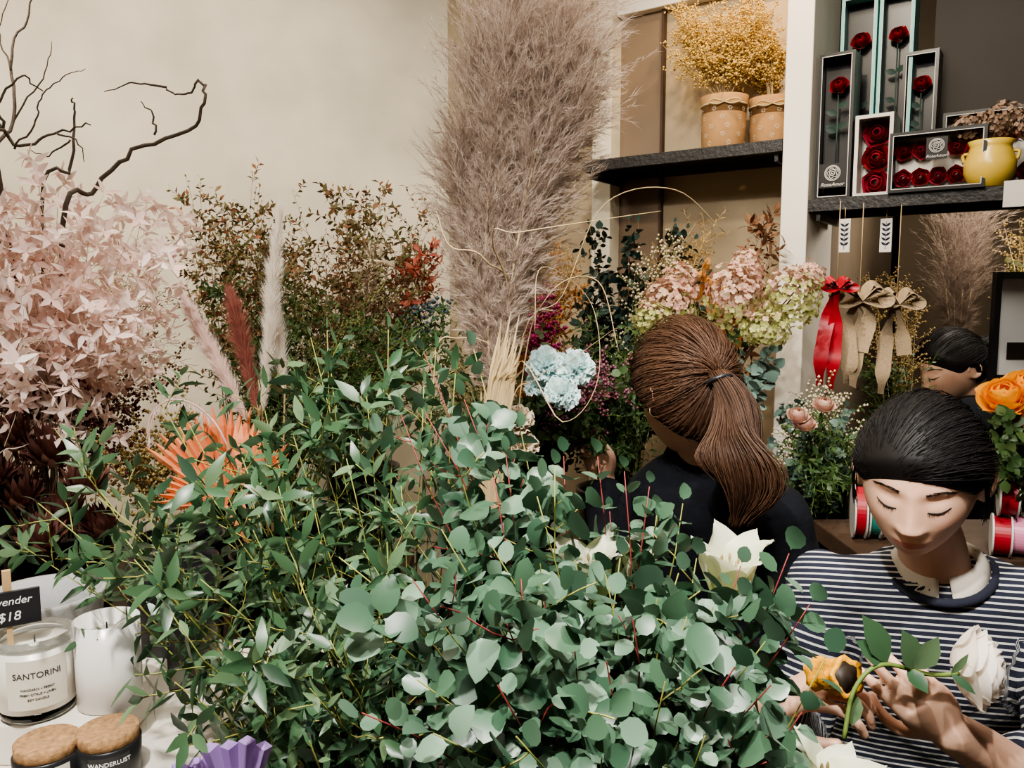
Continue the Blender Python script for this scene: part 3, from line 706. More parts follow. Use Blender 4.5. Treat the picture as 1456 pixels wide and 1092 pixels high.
for (x,y,d,r,sz,sp) in [(950,440,1.9,.075,(.9,.9,1),.1),(965,405,1.95,.05,(1,1,1),-.6),(1045,425,1.85,.08,(.8,.8,1.05),-.3),(1060,385,1.9,.05,(.8,.8,1.1),-.8),(1125,425,1.85,.07,(.95,.9,1.05),.5),(1148,395,1.9,.04,(1,1,1),-.2),(1090,470,1.8,.05,(1.1,1,.8),.9),(925,455,1.85,.045,(1,1,1),.9)]:
    C=P(x,y,d); headflower(lambda mb:hydrangea(mb,C,r,290 if r>.06 else 160,.12 if r>.06 else .165,(0,1),sp,sz),C,t3-UP*.05,'pink and green dried panicle hydrangea head','hydrangea','hydrangea','stemb',['hyp','hyg'],'panicle hydrangeas')
c4=V((.76,1.98,.0)); 
mb=MB(); mb.lathe([(.07,0),(.08,.005),(.085,1.16),(.082,1.16),(.077,.02),(.02,.015)],c4); solo('glass_vase','tall clear glass cylinder vase with stems','vase',c4,mb,M['glass'])
t4=c4+UP*1.14
bunch(14,1110,1225,560,690,1.7,1.95,t4,'eucd','stemg','eucg','eucalyptus_sprig','grey green leafy eucalyptus sprig','foliage branch',rad=.03)
bunch(10,1120,1240,550,680,1.8,2.0,t4,'ball','stemg','cream','filler_flower','tiny white filler flower spray','filler flower',rad=.03)
bunch(14,1110,1230,600,740,1.65,1.8,t4,'fine','stemg','green','fine_foliage','dark green small-leaved filler foliage','foliage branch',rad=.03)
for (x,y) in [(1145,597),(1135,585),(1172,570)]:
    C=P(x,y,1.65); headflower(lambda mb:rose(mb,C-UP*.005,V((0,-.5,1)),.02),C,t4-UP*.05,'small dried dusty pink rose','rose','rose','stemb',['hyp'],'small dried roses')

# ------------------------------------------------ shelf contents (left bay)
def kraftpot(px,b,z,label):
    t=tpx(px,b,z); C=S(t,b,z); o=thing('kraft_pot',label,'plant pot',C,'kraft pots with yellow filler')
    mb=MB(); mb.lathe([(.060,0),(.062,.003),(.064,.075),(.063,.125),(.069,.155),(.065,.155),(.060,.006)],C,40); part(o,'pot',mb,M['kraft'])
    mb=MB()
    for ring in range(5):
        for k in range(8):
            a=k*2*math.pi/8+ring*.4+.1*math.sin(ring*3+k); z_=.018+ring*.024; rr=.0650
            n=V((math.cos(a),math.sin(a),0)); s=V((-n.y,n.x,0)); c=C+n*rr+UP*z_
            for j in range(7):
                q=j*.8976; e=s*math.cos(q)+UP*math.sin(q); mb.leaf(c+e*.0022,e,n,.0060,.0017,'nar',0,0)
    part(o,'daisy_print',mb,M['cream'])
    mb=MB(); ring=[C+V((math.cos(a)*.065,math.sin(a)*.065,.13)) for a in [k*.3491 for k in range(18)]]; mb.tube(ring,.003,5,closed=True)
    d=(V((0,0,0))-V((C.x,C.y,0))).normalized(); p=C+d*.069+UP*.13; s=V((-d.y,d.x,0))
    for sg in(-1,1): mb.tube(cat([p,p+s*sg*.03+UP*.008,p+s*sg*.045,p+s*sg*.02-UP*.006,p],4),.0022,5)
    part(o,'twine_bow',mb,M['straw'])
    return C+UP*.13
def gyps(base,pxr,pyr,d,n,label):
    for i in range(n):
        o=thing('gypsophila_spray',label,'dried flower',base,'yellow gypsophila sprays')
        tip=P(U(*pxr),U(*pyr),d+U(-.08,.08)); s,l=MB(),MB()
        pts=bez(base,base.lerp(tip,.5)+UP*.02,tip,5,.003); s.tube(pts,.0009,4)
        for k in range(44):
            p,t=at(pts,U(.4,1)); e=p+(rv()+t*.4)*U(.015,.038); s.tube([p,e],.0004,3)
            for j in range(4): l.ball(e+rv()*.008,U(.0022,.0042))
        part(o,'stem',s,M['straw']); part(o,'blossoms',l,M['gyp'])
q=kraftpot(1028,.10,ZL,'kraft paper pot printed with white daisies and tied with twine')
gyps(q,(955,1085),(0,85),2.32,44,'fine yellow dried gypsophila spray')
q=kraftpot(1096,.20,ZL,'reflected kraft paper pot half behind the white column')  # second pot and its sprays are a mirror reflection built as objects
gyps(q,(1060,1112),(0,110),2.36,20,'reflected yellow dried gypsophila spray beside the column')

# ------------------------------------------------ rose gift boxes (right bay)
def giftbox(px0,px1,h,b,dep,frame,style,label,z0=ZR,yaw=0):
    tm=(tpx(px0,b,z0)+tpx(px1,b,z0))/2; w=tpx(px1,b,z0)-tpx(px0,b,z0)
    C=S(tm,b,z0); X=(E*math.cos(yaw)+N*math.sin(yaw))
    Y=UP.cross(X)
    o=thing('rose_gift_box',label,'gift box',C)
    def bx(mb,cx,cy,cz,sx,sy,sz,m=0): mb.box(C+X*cx+Y*cy+UP*cz,(sx,sy,sz),m,(X,Y,UP))
    fr=.009
    mb=MB(); 
    bx(mb,-w/2+.002,dep/2,h/2,.004,dep,h); bx(mb,w/2-.002,dep/2,h/2,.004,dep,h); bx(mb,0,dep/2,.002,w-.008,dep,.004); bx(mb,0,dep/2,h-.002,w-.008,dep,.004)
    bx(mb,0,dep-.002,h/2,w-.008,.004,h-.008)
    bx(mb,-w/2+fr/2,-.001,h/2,fr,.003,h); bx(mb,w/2-fr/2,-.001,h/2,fr,.003,h); bx(mb,0,-.001,fr/2,w-2*fr,.003,fr); bx(mb,0,-.001,h-fr/2,w-2*fr,.003,fr)
    part(o,'carton',mb,M[frame],False)
    mb=MB(); g=fr*.9
    for sx in(-1,1): bx(mb,sx*(w/2-g),-.0027,h/2,.0016,.001,h-2*g)
    for zz in(g,h-g): bx(mb,0,-.0027,zz,w-2*g,.001,.0016)
    part(o,'border_line',mb,M['card'],False)
    inner='bcard' if style=='tall' else 'card'
    mb=MB(); bx(mb,0,dep*.75,h/2,w-.01,.003,h-.01); part(o,'liner',mb,M[inner],False)
    fw=C+Y*dep*.35; out=-Y
    if style=='tall':
        mb=MB(); rose(mb,fw+UP*(h*.80),(out+UP*.4),w*.23,g=4); part(o,'rose_bloom',mb,M['rose_r'])
        mb=MB(); mb.tube([fw+UP*(h*.76),fw+UP*(h*.12)],.002,5)
        for k in range(5): mb.leaf(fw+UP*h*U(.35,.65),(X*random.choice([-1,1])+UP*.3+out*.5),out,w*.35,w*.2,'oval')
        part(o,'rose_stem',mb,M['eucd'])
        lc=C-Y*.004+UP*h*.18; lr=w*.22
    else:
        nx,nz,skip=style
        cw=(w-.014)/nx; ch=(h-.014)/nz
        for i in range(nx):
            for j in range(nz):
                if (i,j) in skip: continue
                mb=MB(); rose(mb,fw+Y*.010+X*(-w/2+.007+cw*(i+.5))+UP*(.007+ch*(j+.5)),out,min(cw,ch)*.46,layers=4,g=4); part(o,'rose_bloom',mb,M['rose_r' if (i+j)%2 else 'rose_p'])
        lc=C+UP*(.007+ch*1.5)-Y*.004+X*(-w/2+.007+cw*nx/2); lr=ch*.25
        if not skip: return
    mb=MB()
    for rr,off in((1,0),(.85,.0)):
        mb.tube([lc+X*lr*rr*math.cos(a)+UP*lr*rr*math.sin(a) for a in [k*.3142 for k in range(20)]],lr*.05,4,closed=True)
    mb.tube([lc+(X*math.cos(a*1.0)+UP*math.sin(a*1.0))*lr*.5*(1-a/14) for a in [k*.5 for k in range(26)]],lr*.06,4)
    for k in range(5):
        a=k*1.257; mb.tube([lc+(X*math.cos(a+j*.3)+UP*math.sin(a+j*.3))*lr*(.7-.05*(j-2)**2) for j in range(5)],lr*.05,4)
    part(o,'rose_emblem',mb,M['card'])
    mb=MB(); 
    if style=='tall': mb.box(lc+Y*.002-UP*lr*.3,(w-.02,.001,lr*3.2),0,(X,Y,UP))
    else: mb.box(lc+Y*.002-UP*lr*.35,(lr*2.8,.001,lr*3.2),0,(X,Y,UP))
    part(o,'emblem_panel',mb,M['bcard'],False)
    text(o,'RoseAmor',w*.15 if style=='tall' else h*.07,frameM(lc-UP*lr*1.5,X,UP,out),M['card'],shear=.3)
giftbox(1158,1208,.375,.03,.07,'bcard','tall','tall black window box with one red rose')
giftbox(1186,1236,.54,.125,.07,'teal','tall','tall teal window box with a long-stemmed rose')
giftbox(1239,1288,.54,.125,.07,'teal','tall','tall teal window box with a dark red rose')
giftbox(1275,1325,.37,.12,.07,'bcard','tall','black window box with a red rose behind the stacked boxes')
giftbox(1212,1266,.205,.02,.09,'card',(1,3,()),'pale window box with a column of three red roses')
giftbox(1262,1400,.145,-.015,.08,'bcard',(5,2,((2,1),)),'wide black window box with two rows of red roses')
giftbox(1335,1475,.21,.14,.06,'bcard',(5,2,()),'wide black box lying behind the yellow pot')
t=tpx(1406,.04,ZR); C=S(t,.03,ZR); o=thing('flower_pot','round yellow glazed pot with handles','plant pot',C)
mb=MB(); mb.lathe([(.035,0),(.04,.003),(.055,.035),(.056,.06),(.046,.088),(.044,.098),(.050,.11),(.046,.11),(.04,.096),(.05,.06),(.03,.01)],C); part(o,'pot',mb,M['yellow'])
for sg in(-1,1):
    mb=MB(); mb.tube(cat([C+E*sg*.047+UP*.085,C+E*sg*.058+UP*.082,C+E*sg*.055+UP*.064],4),.004,6); part(o,'handle',mb,M['yellow'])
for dx,dz,r in[(-.045,.145,.04),(.02,.16,.045),(.075,.14,.04),(0,.14,.035)]:
    Ch=C+E*dx+UP*dz-N*.01*dx; headflower(lambda mb:hydrangea(mb,Ch,r,130,.17,(0,0)),Ch,C+UP*.08,'dried brown hydrangea head in a yellow pot','hydrangea','hydrangea','stemb',['hyd'],'dried hydrangeas in yellow pot')
C=S(tpx(1443,-.03,ZR),-.012,ZR-.02); mb=MB(); mb.box(C,(.045,.002,.06),0,(E,-N,UP)); solo('price_card','small white blank card on the shelf edge','card',C,mb,M['card'],False)
for px,b in((1201,-.02),(1260,.03)):
    t=tpx(px,b,1.78); T=S(t,b,ZR-.03); C=T-UP*.04
    o=thing('hanging_tag','white tag printed with a dark leaf sprig hanging from the shelf','tag',T,'leaf print tags')
    mb=MB(); mb.box(C-UP*.03,(.028,.0015,.085),0,(E,-N,UP)); part(o,'card',mb,M['card'],False)
    mb=MB(); 
    for k in range(5):
        for sg in(-1,1): mb.leaf(C+N*.0015+UP*(-.055+k*.012),(E*sg+UP*.8),N,.014,.006,'nar',0,0)
    mb.tube([C+N*.0015-UP*.065,C+N*.0015+UP*.005],.0006,4); part(o,'leaf_print',mb,M['navy'])
    mb=MB(); mb.tube([T,C+UP*.01],.0008,4); part(o,'string',mb,M['straw'])
def bow(px,py,d,mat,w,label,tails,top,sc=1):
    K=P(px,py,d); top=V((K.x,K.y,ZR-.03))
    o=thing('ribbon_bow',label,'ribbon',top)
    mb=MB(); mb.tube([top,K],.001,4); part(o,'string',mb,M['straw'])
    mb=MB(); 
    for sg in(-1,1):
        mb.strip(cat([K,K+V((sg*.03,-.01,.03))*sc,K+V((sg*.055,-.01,.012))*sc,K+V((sg*.045,-.015,-.015))*sc,K],5),w,V((0,-.3,1)))
        mb.strip(cat([K,K+V((sg*.02,-.012,.035))*sc,K+V((sg*.035,-.012,.02))*sc,K],5),w*.8,V((0,-.5,1)))
    mb.ell(K,(.012*sc,.012*sc,.014*sc)); part(o,'loops',mb,mat)
    mb=MB()
    for tl in tails:
        pts=cat([K]+[P(x,y,d+dd) for x,y,dd in tl],6); n=len(pts)
        mb.strip(pts,[w*(.5+.5*min(1,i/5)) for i in range(n)],[V((math.sin(i*.45)*.9,-1,0)) for i in range(n)])
    part(o,'tails',mb,mat)
bow(1190,408,1.93,M['redrib'],.034,'red satin ribbon bow with long tails',[[(1180,440,0),(1168,500,-.01),(1165,548,0)],[(1188,450,-.01),(1186,500,0),(1180,552,-.01)]],None,.6)
bow(1222,425,1.97,M['burlap'],.04,'tan burlap ribbon bow with long tails',[[(1205,460,0),(1208,510,-.01),(1204,545,0)],[(1225,460,0),(1215,510,.01),(1212,550,0)],[(1235,450,0),(1222,500,0)]],None,1.1)
bow(1275,430,2.0,M['burlap'],.036,'tan burlap ribbon bow hanging beside another',[[(1262,470,0),(1256,520,0),(1252,560,0)],[(1282,470,0),(1286,505,0)]],None,.9)

# ------------------------------------------------ mirror reflection contents, built as solid things
al=P(1360,640,2.55); al.z=0
mb=MB(); mb.lathe([(.09,0),(.11,.2),(.08,1.05),(.085,1.1),(.075,1.1),(.07,1.0),(.09,.2),(.05,.02)],V((al.x+.02,al.y,0))); solo('floor_vase','tall grey vase holding reflected brown pampas grass','vase',V((al.x+.02,al.y,0)),mb,M['concrete'])
for k in range(4):
    pampas(V((al.x+.02,al.y,1.05)),[P(1352+k*6,480,2.6),P(1345+k*12,410,2.6),P(1345+k*16,320,2.6)],.10,200,'reflected smaller grey-brown pampas plume','reflected pampas plumes',34,'pampasd')
bunch(6,1425,1460,315,345,2.6,2.8,(al.x+.2,al.y,1.1),'ball','straw','gold','dried_flower','golden dried spray in the mirror reflection','dried flower')
bunch(6,1430,1475,370,385,2.55,2.62,(al.x+.22,al.y-.02,1.1),'eucd','stemg','olive','fine_foliage','bright olive leaf foliage in the mirror reflection','foliage branch')
bunch(14,1235,1330,510,600,2.2,2.4,(1.12,2.2,1.0),'fine','stemg','green','fine_foliage','dark green small foliage in the mirror reflection','foliage branch')
bunch(8,1230,1310,390,430,2.3,2.45,(1.12,2.22,1.0),'ball','straw','gold','dried_flower','golden dried spray in the mirror reflection','dried flower')
bench(.98,1.26,2.12,2.3,.72,'low dark bench in the reflected space holding a pot')
for c in((1.12,2.21),(al.x+.22,al.y-.06)):
    bucket(V((c[0],c[1],.72 if c[0]<1.2 else 0)),.07,.3 if c[0]<1.2 else 1.1,'grey pot of foliage in the reflected space','concrete','plant_pot')
c=P(1452,465,2.35)
o=thing('picture_frame','black framed white panel reflected in the mirror','picture frame',(c.x,c.y,0))
mb=MB(); mb.box(c,(.15,.004,.28)); part(o,'panel',mb,M['chalk'],False)
mb=MB()
for sx in(-1,1): mb.box(c+V((sx*.082,-.006,0)),(.018,.02,.32))
for sz in(-1,1): mb.box(c+V((0,-.006,sz*.15)),(.15,.02,.02))
part(o,'frame',mb,M['blackp'],False)
mb=MB(); mb.box(c+V((.01,-.004,-.07)),(.10,.003,.05)); part(o,'print',mb,M['dark'],False)
mb=MB(); mb.box((c.x,c.y+.02,.66),(.02,.02,1.32)); mb.box((c.x,c.y+.02,.01),(.2,.2,.02)); part(o,'stand',mb,M['blackp'],False)

# ------------------------------------------------ counter things
def spool(C,ax_,r,w,mat,label):
    C=V(C); A=V(ax_).normalized(); o=thing('ribbon_spool',label,'ribbon spool',C-UP*r,'ribbon spools')
    for sg in(-1,1): 
        mb=MB(); mb.lathe([(.012,-.0015),(r,-.0015),(r,.0015),(.012,.0015)],C+A*sg*w/2,36,axis=A); part(o,'flange',mb,M['card'],False)
    mb=MB(); mb.lathe([(.015,-w/2+.002),(r*.88,-w/2+.002),(r*.88,w/2-.002),(.015,w/2-.002)],C,36,axis=A); part(o,'ribbon',mb,mat,False)
for k,(x,y,m) in enumerate([(1222,712,'redrib'),(1243,715,'tealrib'),(1265,722,'card')]):
    c=P(x,y,1.62); c.z=1.12+.055; spool(c,V((.95,-.3,0)),.055,.022,M[m],'upright ribbon spool with '+['red','teal','white'][k]+' ribbon')
for k,(x,m,z) in enumerate([(1425,'redrib',.03),(1452,'pinkrib',.03),(1432,'redrib',.085),(1480,'redrib',.03)]):
    c=P(x,730,1.5); c.z=1.12+.04+(.076 if k==2 else 0); spool(c,V((.9,-.45,0)),.04,.03,M[m],('red','pink','dark red','red')[k]+' ribbon spool on the dark counter')
vz=V((1.03,1.6,1.12)); mb=MB(); mb.lathe([(.03,0),(.035,.003),(.04,.13),(.037,.13),(.03,.01)],vz); solo('glass_vase','small clear glass vase holding orange roses','vase',vz,mb,M['glass'])
for (x,y,r) in[(1428,552,.038),(1465,540,.042),(1455,580,.03)]:
    C=P(x,y,1.5); headflower(lambda mb:rose(mb,C-UP*.01,V((-.4,-.5,.8)),r,ruf=.06),C,vz+UP*.03,'bright orange-yellow rose in full bloom','rose','rose','stemg',['rose_o'],'orange roses',lv='green')
bunch(12,1415,1470,590,690,1.4,1.55,vz+UP*.12,'eucd','stemg','green','fine_foliage','dark green leaves below orange roses','foliage branch',rad=.02)

# ------------------------------------------------ display table things
def towards(c): 
    d=V((-c.x,-c.y,0)).normalized(); return V((-d.y,d.x,0)),UP,d
mb=MB(); rc=V((-.64,.97,1.09)); mb.box(rc,(.34,.20,.05)); solo('display_riser','white painted riser block on the table','riser',rc-UP*.025,mb,M['white'],False,bevel=.003)
def wraplabel(C,X,Z,r,a0,z0,z1):
    lb=MB(); vs=[];fs=[]
    for i in range(17):
        a=-a0+2*a0*i/16
        for zz in(z0,z1): vs.append(C+(X*math.sin(a)+Z*math.cos(a))*r+UP*zz)
    for i in range(16): fs.append((2*i,2*i+2,2*i+3,2*i+1))
    lb.add(vs,fs); return lb
C=P(55,1000,.95); C.z=1.115
o=thing('candle','white wax candle in clear glass tumbler with printed label','candle',C)
mb=MB(); mb.lathe([(.034,0),(.0395,.004),(.0405,.013),(.001,.013)],C,48); part(o,'glass_base',mb,M['glass'])
mb=MB(); mb.lathe([(.0408,.085),(.0412,.098),(.0392,.098),(.0388,.085)],C,48,cap=False); part(o,'glass_rim',mb,M['glass'])
mb=MB(); mb.lathe([(.002,.0135),(.0405,.0135),(.0408,.085),(.002,.084)],C,48); part(o,'wax',mb,M['wax'])
mb=MB(); mb.tube([C+UP*.083,C+UP*.093],.001,5); part(o,'wick',mb,M['ink'])
X,Y,Z=towards(C)
part(o,'paper_label',wraplabel(C,X,Z,.0414,.8,.02,.078),M['label'])
text(o,'SANTORINI',.0098,frameM(C+Z*.0418+UP*.060,X,UP,Z),M['ink'],wrap=.0418)
for k,s in enumerate(['MANDARIN + PEONY','FRESH CITRUS + LINEN','SOY CANDLE']):
    text(o,s,.0036,frameM(C+Z*.0418+UP*(.044-.006*k),X,UP,Z),M['ink'],wrap=.0418)
C=P(157,985,.97); C.z=1.115
o=thing('candle','plain white ceramic candle cup','candle',C)
mb=MB(); mb.lathe([(.034,0),(.0362,.002),(.0368,.105),(.0350,.105),(.0345,.08)],C,56); part(o,'cup',mb,M['ceramic'])
mb=MB(); mb.lathe([(.001,.081),(.034,.08),(.034,.084),(.001,.085)],C,40); part(o,'wax',mb,M['wax'])
mb=MB(); mb.tube([C+UP*.084,C+UP*.1],.001,5); part(o,'wick',mb,M['ink'])
for (x,y,d,lab,tx) in[(66,1050,.88,'matte black candle jar with cork lid','SAVANNAH'),(153,1034,.90,'matte black candle jar with cork lid and white print','WANDERLUST')]:
    T=P(x,y,d); C=V((T.x,T.y,1.065)); h=T.z-1.065-.004
    o=thing('candle',lab,'candle',C)
    mb=MB(); mb.lathe([(.030,0),(.033,.003),(.0345,h-.010),(.033,h-.009),(.029,h-.009)],C,48); part(o,'jar',mb,M['blackp'])
    mb=MB(); mb.lathe([(.028,h-.010),(.0322,h-.009),(.0325,h+.003),(.031,h+.004),(.001,h+.004)],C,48); part(o,'cork_lid',mb,M['cork'])
    X,Y,Z=towards(C)
    part(o,'label_patch',wraplabel(C,X,Z,.0349,.62,h-.05,h-.014),M['bcard' if tx=='WANDERLUST' else 'label'])
    text(o,tx,.0068,frameM(C+Z*.0352+UP*(h-.022),X,UP,Z),M['chalk' if tx=='WANDERLUST' else 'ink'],wrap=.0352)
C=P(65,885,1.12); C.z=1.065
mb=MB(); mb.lathe([(.05,0),(.055,.004),(.078,.125),(.079,.13),(.072,.13),(.066,.09),(.05,.02)],C,48); solo('concrete_pot','empty whitewashed concrete pot behind candles','plant pot',C,mb,M['concrete'])
C=P(12,866,.92); B_=V((C.x,C.y,1.065)); X,Y,Z=towards(C)
o=thing('price_sign','small black chalkboard price sign on wooden clip','sign',B_)
mb=MB(); mb.box(C,(.064,.004,.042),0,(X,Z,UP)); part(o,'board',mb,M['blackp'],False,bevel=.001)
mb=MB(); mb.box(C+UP*.014-Z*.006,(.009,.008,.06),0,(X,Z,UP)); mb.box((C-Z*.006+B_)/2-V((0,0,.01)),(.006,.006,(C.z-1.065)),0,(X,Z,UP)); part(o,'wooden_clip',mb,M['lwood'],False)
text(o,'Lavender',.0125,frameM(C+Z*.0027+UP*.009,X,(UP+X*.05),Z),M['chalk'],shear=.15)
text(o,'$18',.015,frameM(C+Z*.0027-UP*.009,X,UP,Z),M['chalk'],shear=.15)
C=P(258,1085,.80); C.z=1.065
mb=MB(); mb.lathe([(.026,0),(.028,.003),(.03,.05),(.028,.05),(.025,.01)],C,32); solo('lavender_candle','small pale cup candle beside purple palm leaf','candle',C,mb,M['ceramic'])
b0=V((-.262,.70,1.066))
mb=MB(); mb.lathe([(.02,0),(.022,.002),(.022,.03),(.02,.03),(.018,.005)],b0,24); solo('glass_cup','small clear glass cup holding palm leaf','cup',b0,mb,M['glass'])
fan(b0+UP*.01,b0+V((.015,-.02,.045)),V((-.45,-.1,1)),V((.2,-1,.3)),.095,1.4,9,M['lilac'],'palm_fan','small lilac pleated palm fan',tf=.95)

# ------------------------------------------------ PEOPLE
def head_pts(D):
    dx,dy,dz=D[...,0],D[...,1],D[...,2]
    x=.0735*dx; y=.094*dy; z=.114*dz
    k=np.clip(-z/.114,0,1)
    fr=y<0
    x=x*(1-.26*k**1.8)
    y=np.where(fr,y*(1+.42*k**1.5),y*(1-.42*k))
    y=np.where(fr,y*(1-.05*np.clip(z/.114,0,1)),y*1.04)
    w=np.clip(-y/.05,0,1)
    def g(cx,cz,ax,az): return np.exp(-((np.abs(x)-cx)/ax)**2-((z-cz)/az)**2)
    def g0(cz,ax,az): return np.exp(-(x/ax)**2-((z-cz)/az)**2)
    d=np.zeros_like(x)
    t=np.clip((.018-z)/.046,0,1)
    ridge=np.exp(-(x/(.0085+.004*t))**2)*np.where(z>.018,np.exp(-((z-.018)/.012)**2)*.2,(.2+.8*t**1.4))*np.where(z<-.030,np.exp(-((z+.030)/.0055)**2),1)
    d+=.0165*ridge
    d+=.0060*g(.0115,-.031,.0065,.006)
    d-=.0078*g(.031,.010,.018,.012)
    d+=.0060*g(.031,.006,.0145,.008)
    d-=.0018*g(.031,.0165,.014,.0022)
    d+=.002*g(.028,.028,.02,.007)
    d+=.0035*g(.042,-.022,.018,.02)
    d+=.0052*g0(-.0535,.017,.0042)+.0064*g0(-.0635,.014,.005)
    d-=.0030*g0(-.0585,.02,.0018)
    d-=.0035*g0(-.073,.014,.005)
    d+=.005*g0(-.092,.018,.013)
    y=y-d*w
    return np.stack([x,y,z],-1)
a_,b_=np.meshgrid(np.linspace(-1.2,1.2,160),np.linspace(-1.3,1.2,260))
FACE=head_pts(np.stack([np.cos(b_)*np.sin(a_),-np.cos(b_)*np.cos(a_),np.sin(b_)],-1))
def face_pt(x,z,off=.0012):
    Q=FACE; e=(Q[...,0]-x)**2+(Q[...,2]-z)**2
    i=np.unravel_index(np.argmin(e),e.shape); return V((x,Q[i][1]-off,z))
def headM(c,f,up=V((0,0,1)),zs=1.0):
    Yv=-V(f).normalized(); Z=V(up); Z=(Z-Yv*Z.dot(Yv)).normalized(); X=Yv.cross(Z)
    return frameM(V(c),X,Yv,Z*zs)
def hv(Q,hp):
    # hair mask: positive where hair grows; hp=(coef, offset, nape, ear clearance)
    v=Q[...,1]+hp[0]*Q[...,2]+hp[1]
    v=np.minimum(v,Q[...,2]+hp[2])
    if len(hp)>3: v=v-hp[3]*np.exp(-((Q[...,1]-.006)/.022)**2-((Q[...,2]+.018)/.032)**2)*(np.abs(Q[...,0])>.04)
    return v
def head_mesh(mb,HM,n=150,k=110,hair=None,hp=None):
    b=(-math.pi/2+math.pi*(np.arange(k+1)/k*.998+.001))[:,None]; a=(np.arange(n)*2*math.pi/n)[None,:]
    D=np.stack([np.cos(b)*np.sin(a),-np.cos(b)*np.cos(a),np.sin(b)+0*a],-1)
    Q=head_pts(D)
    if hair is not None:
        v=hv(Q,hp); th=hair*np.clip(v/.035,-.6,1); nrm=Q/np.linalg.norm(Q,axis=-1,keepdims=True); Q=Q+nrm*th[...,None]
    A=np.array(HM); Q=Q@A[:3,:3].T+A[:3,3]
    mb.rings([[tuple(q) for q in row] for row in Q])
def remesh(mb,voxel,it=3):
    me=bpy.data.meshes.new('tmp'); me.from_pydata(mb.v,[],mb.f); 
    o=bpy.data.objects.new('tmp',me); col.objects.link(o)
    r=o.modifiers.new('r','REMESH'); r.mode='VOXEL'; r.voxel_size=voxel; r.use_smooth_shade=True
    if it: s=o.modifiers.new('s','SMOOTH'); s.factor=.5; s.iterations=it
    dg=bpy.context.evaluated_depsgraph_get(); m2=bpy.data.meshes.new_from_object(o.evaluated_get(dg))
    bpy.data.objects.remove(o); bpy.data.meshes.remove(me); return m2
def addmesh(par,name,me,mat,attrs=None,label=None):
    w=wloc(par); n=len(me.vertices); co=np.empty(n*3); me.vertices.foreach_get('co',co); co=co.reshape(-1,3)
    if attrs:
        for k,fn in attrs.items():
            at_=me.attributes.new(k,'FLOAT','POINT'); at_.data.foreach_set('value',fn(co).astype(np.float32))
    me.vertices.foreach_set('co',(co-np.array(w)).ravel()); me.materials.clear(); me.materials.append(mat); me.name=name
    me.polygons.foreach_set('use_smooth',[True]*len(me.polygons)); me.update()
    o=bpy.data.objects.new(name,me); col.objects.link(o); o.parent=par
    if label: o['label']=label
    return o
def ringe(c,X,Y,rx,ry,n=28):
    return [c+X*(rx*math.cos(2*math.pi*j/n))+Y*(ry*math.sin(2*math.pi*j/n)) for j in range(n)]
TOR=[(0,.165,.115),(.12,.16,.11),(.3,.13,.095),(.5,.14,.105),(.68,.155,.11),(.82,.160,.10),(.90,.140,.085),(.96,.085,.064),(1.0,.050,.050)]
def torso(mb,hip,neck,Lh,Ls,ex=0,tor=TOR):
    rs=[]
    for f,w,d in tor:
        c=hip.lerp(neck,f); L=Lh.lerp(Ls,max(0,f)).normalized(); Z=(neck-hip).normalized(); Fw=L.cross(Z).normalized(); L=Z.cross(Fw)
        rs.append(ringe(c,L,-Fw,w+ex,d+ex))
    mb.rings(rs)
def limb(mb,pts,rad,n=18,sub=5):
    c=cat(pts,sub); K=len(c); m=len(rad)-1; r=[]
    for i in range(K):
        x=i/(K-1)*m; j=min(int(x),m-1); r.append(rad[j]+(rad[j+1]-rad[j])*(x-j))
    mb.tube(c,r,n); mb.ell(c[0],(r[0],)*3,0,n,8); mb.ell(c[-1],(r[-1],)*3,0,n,8)
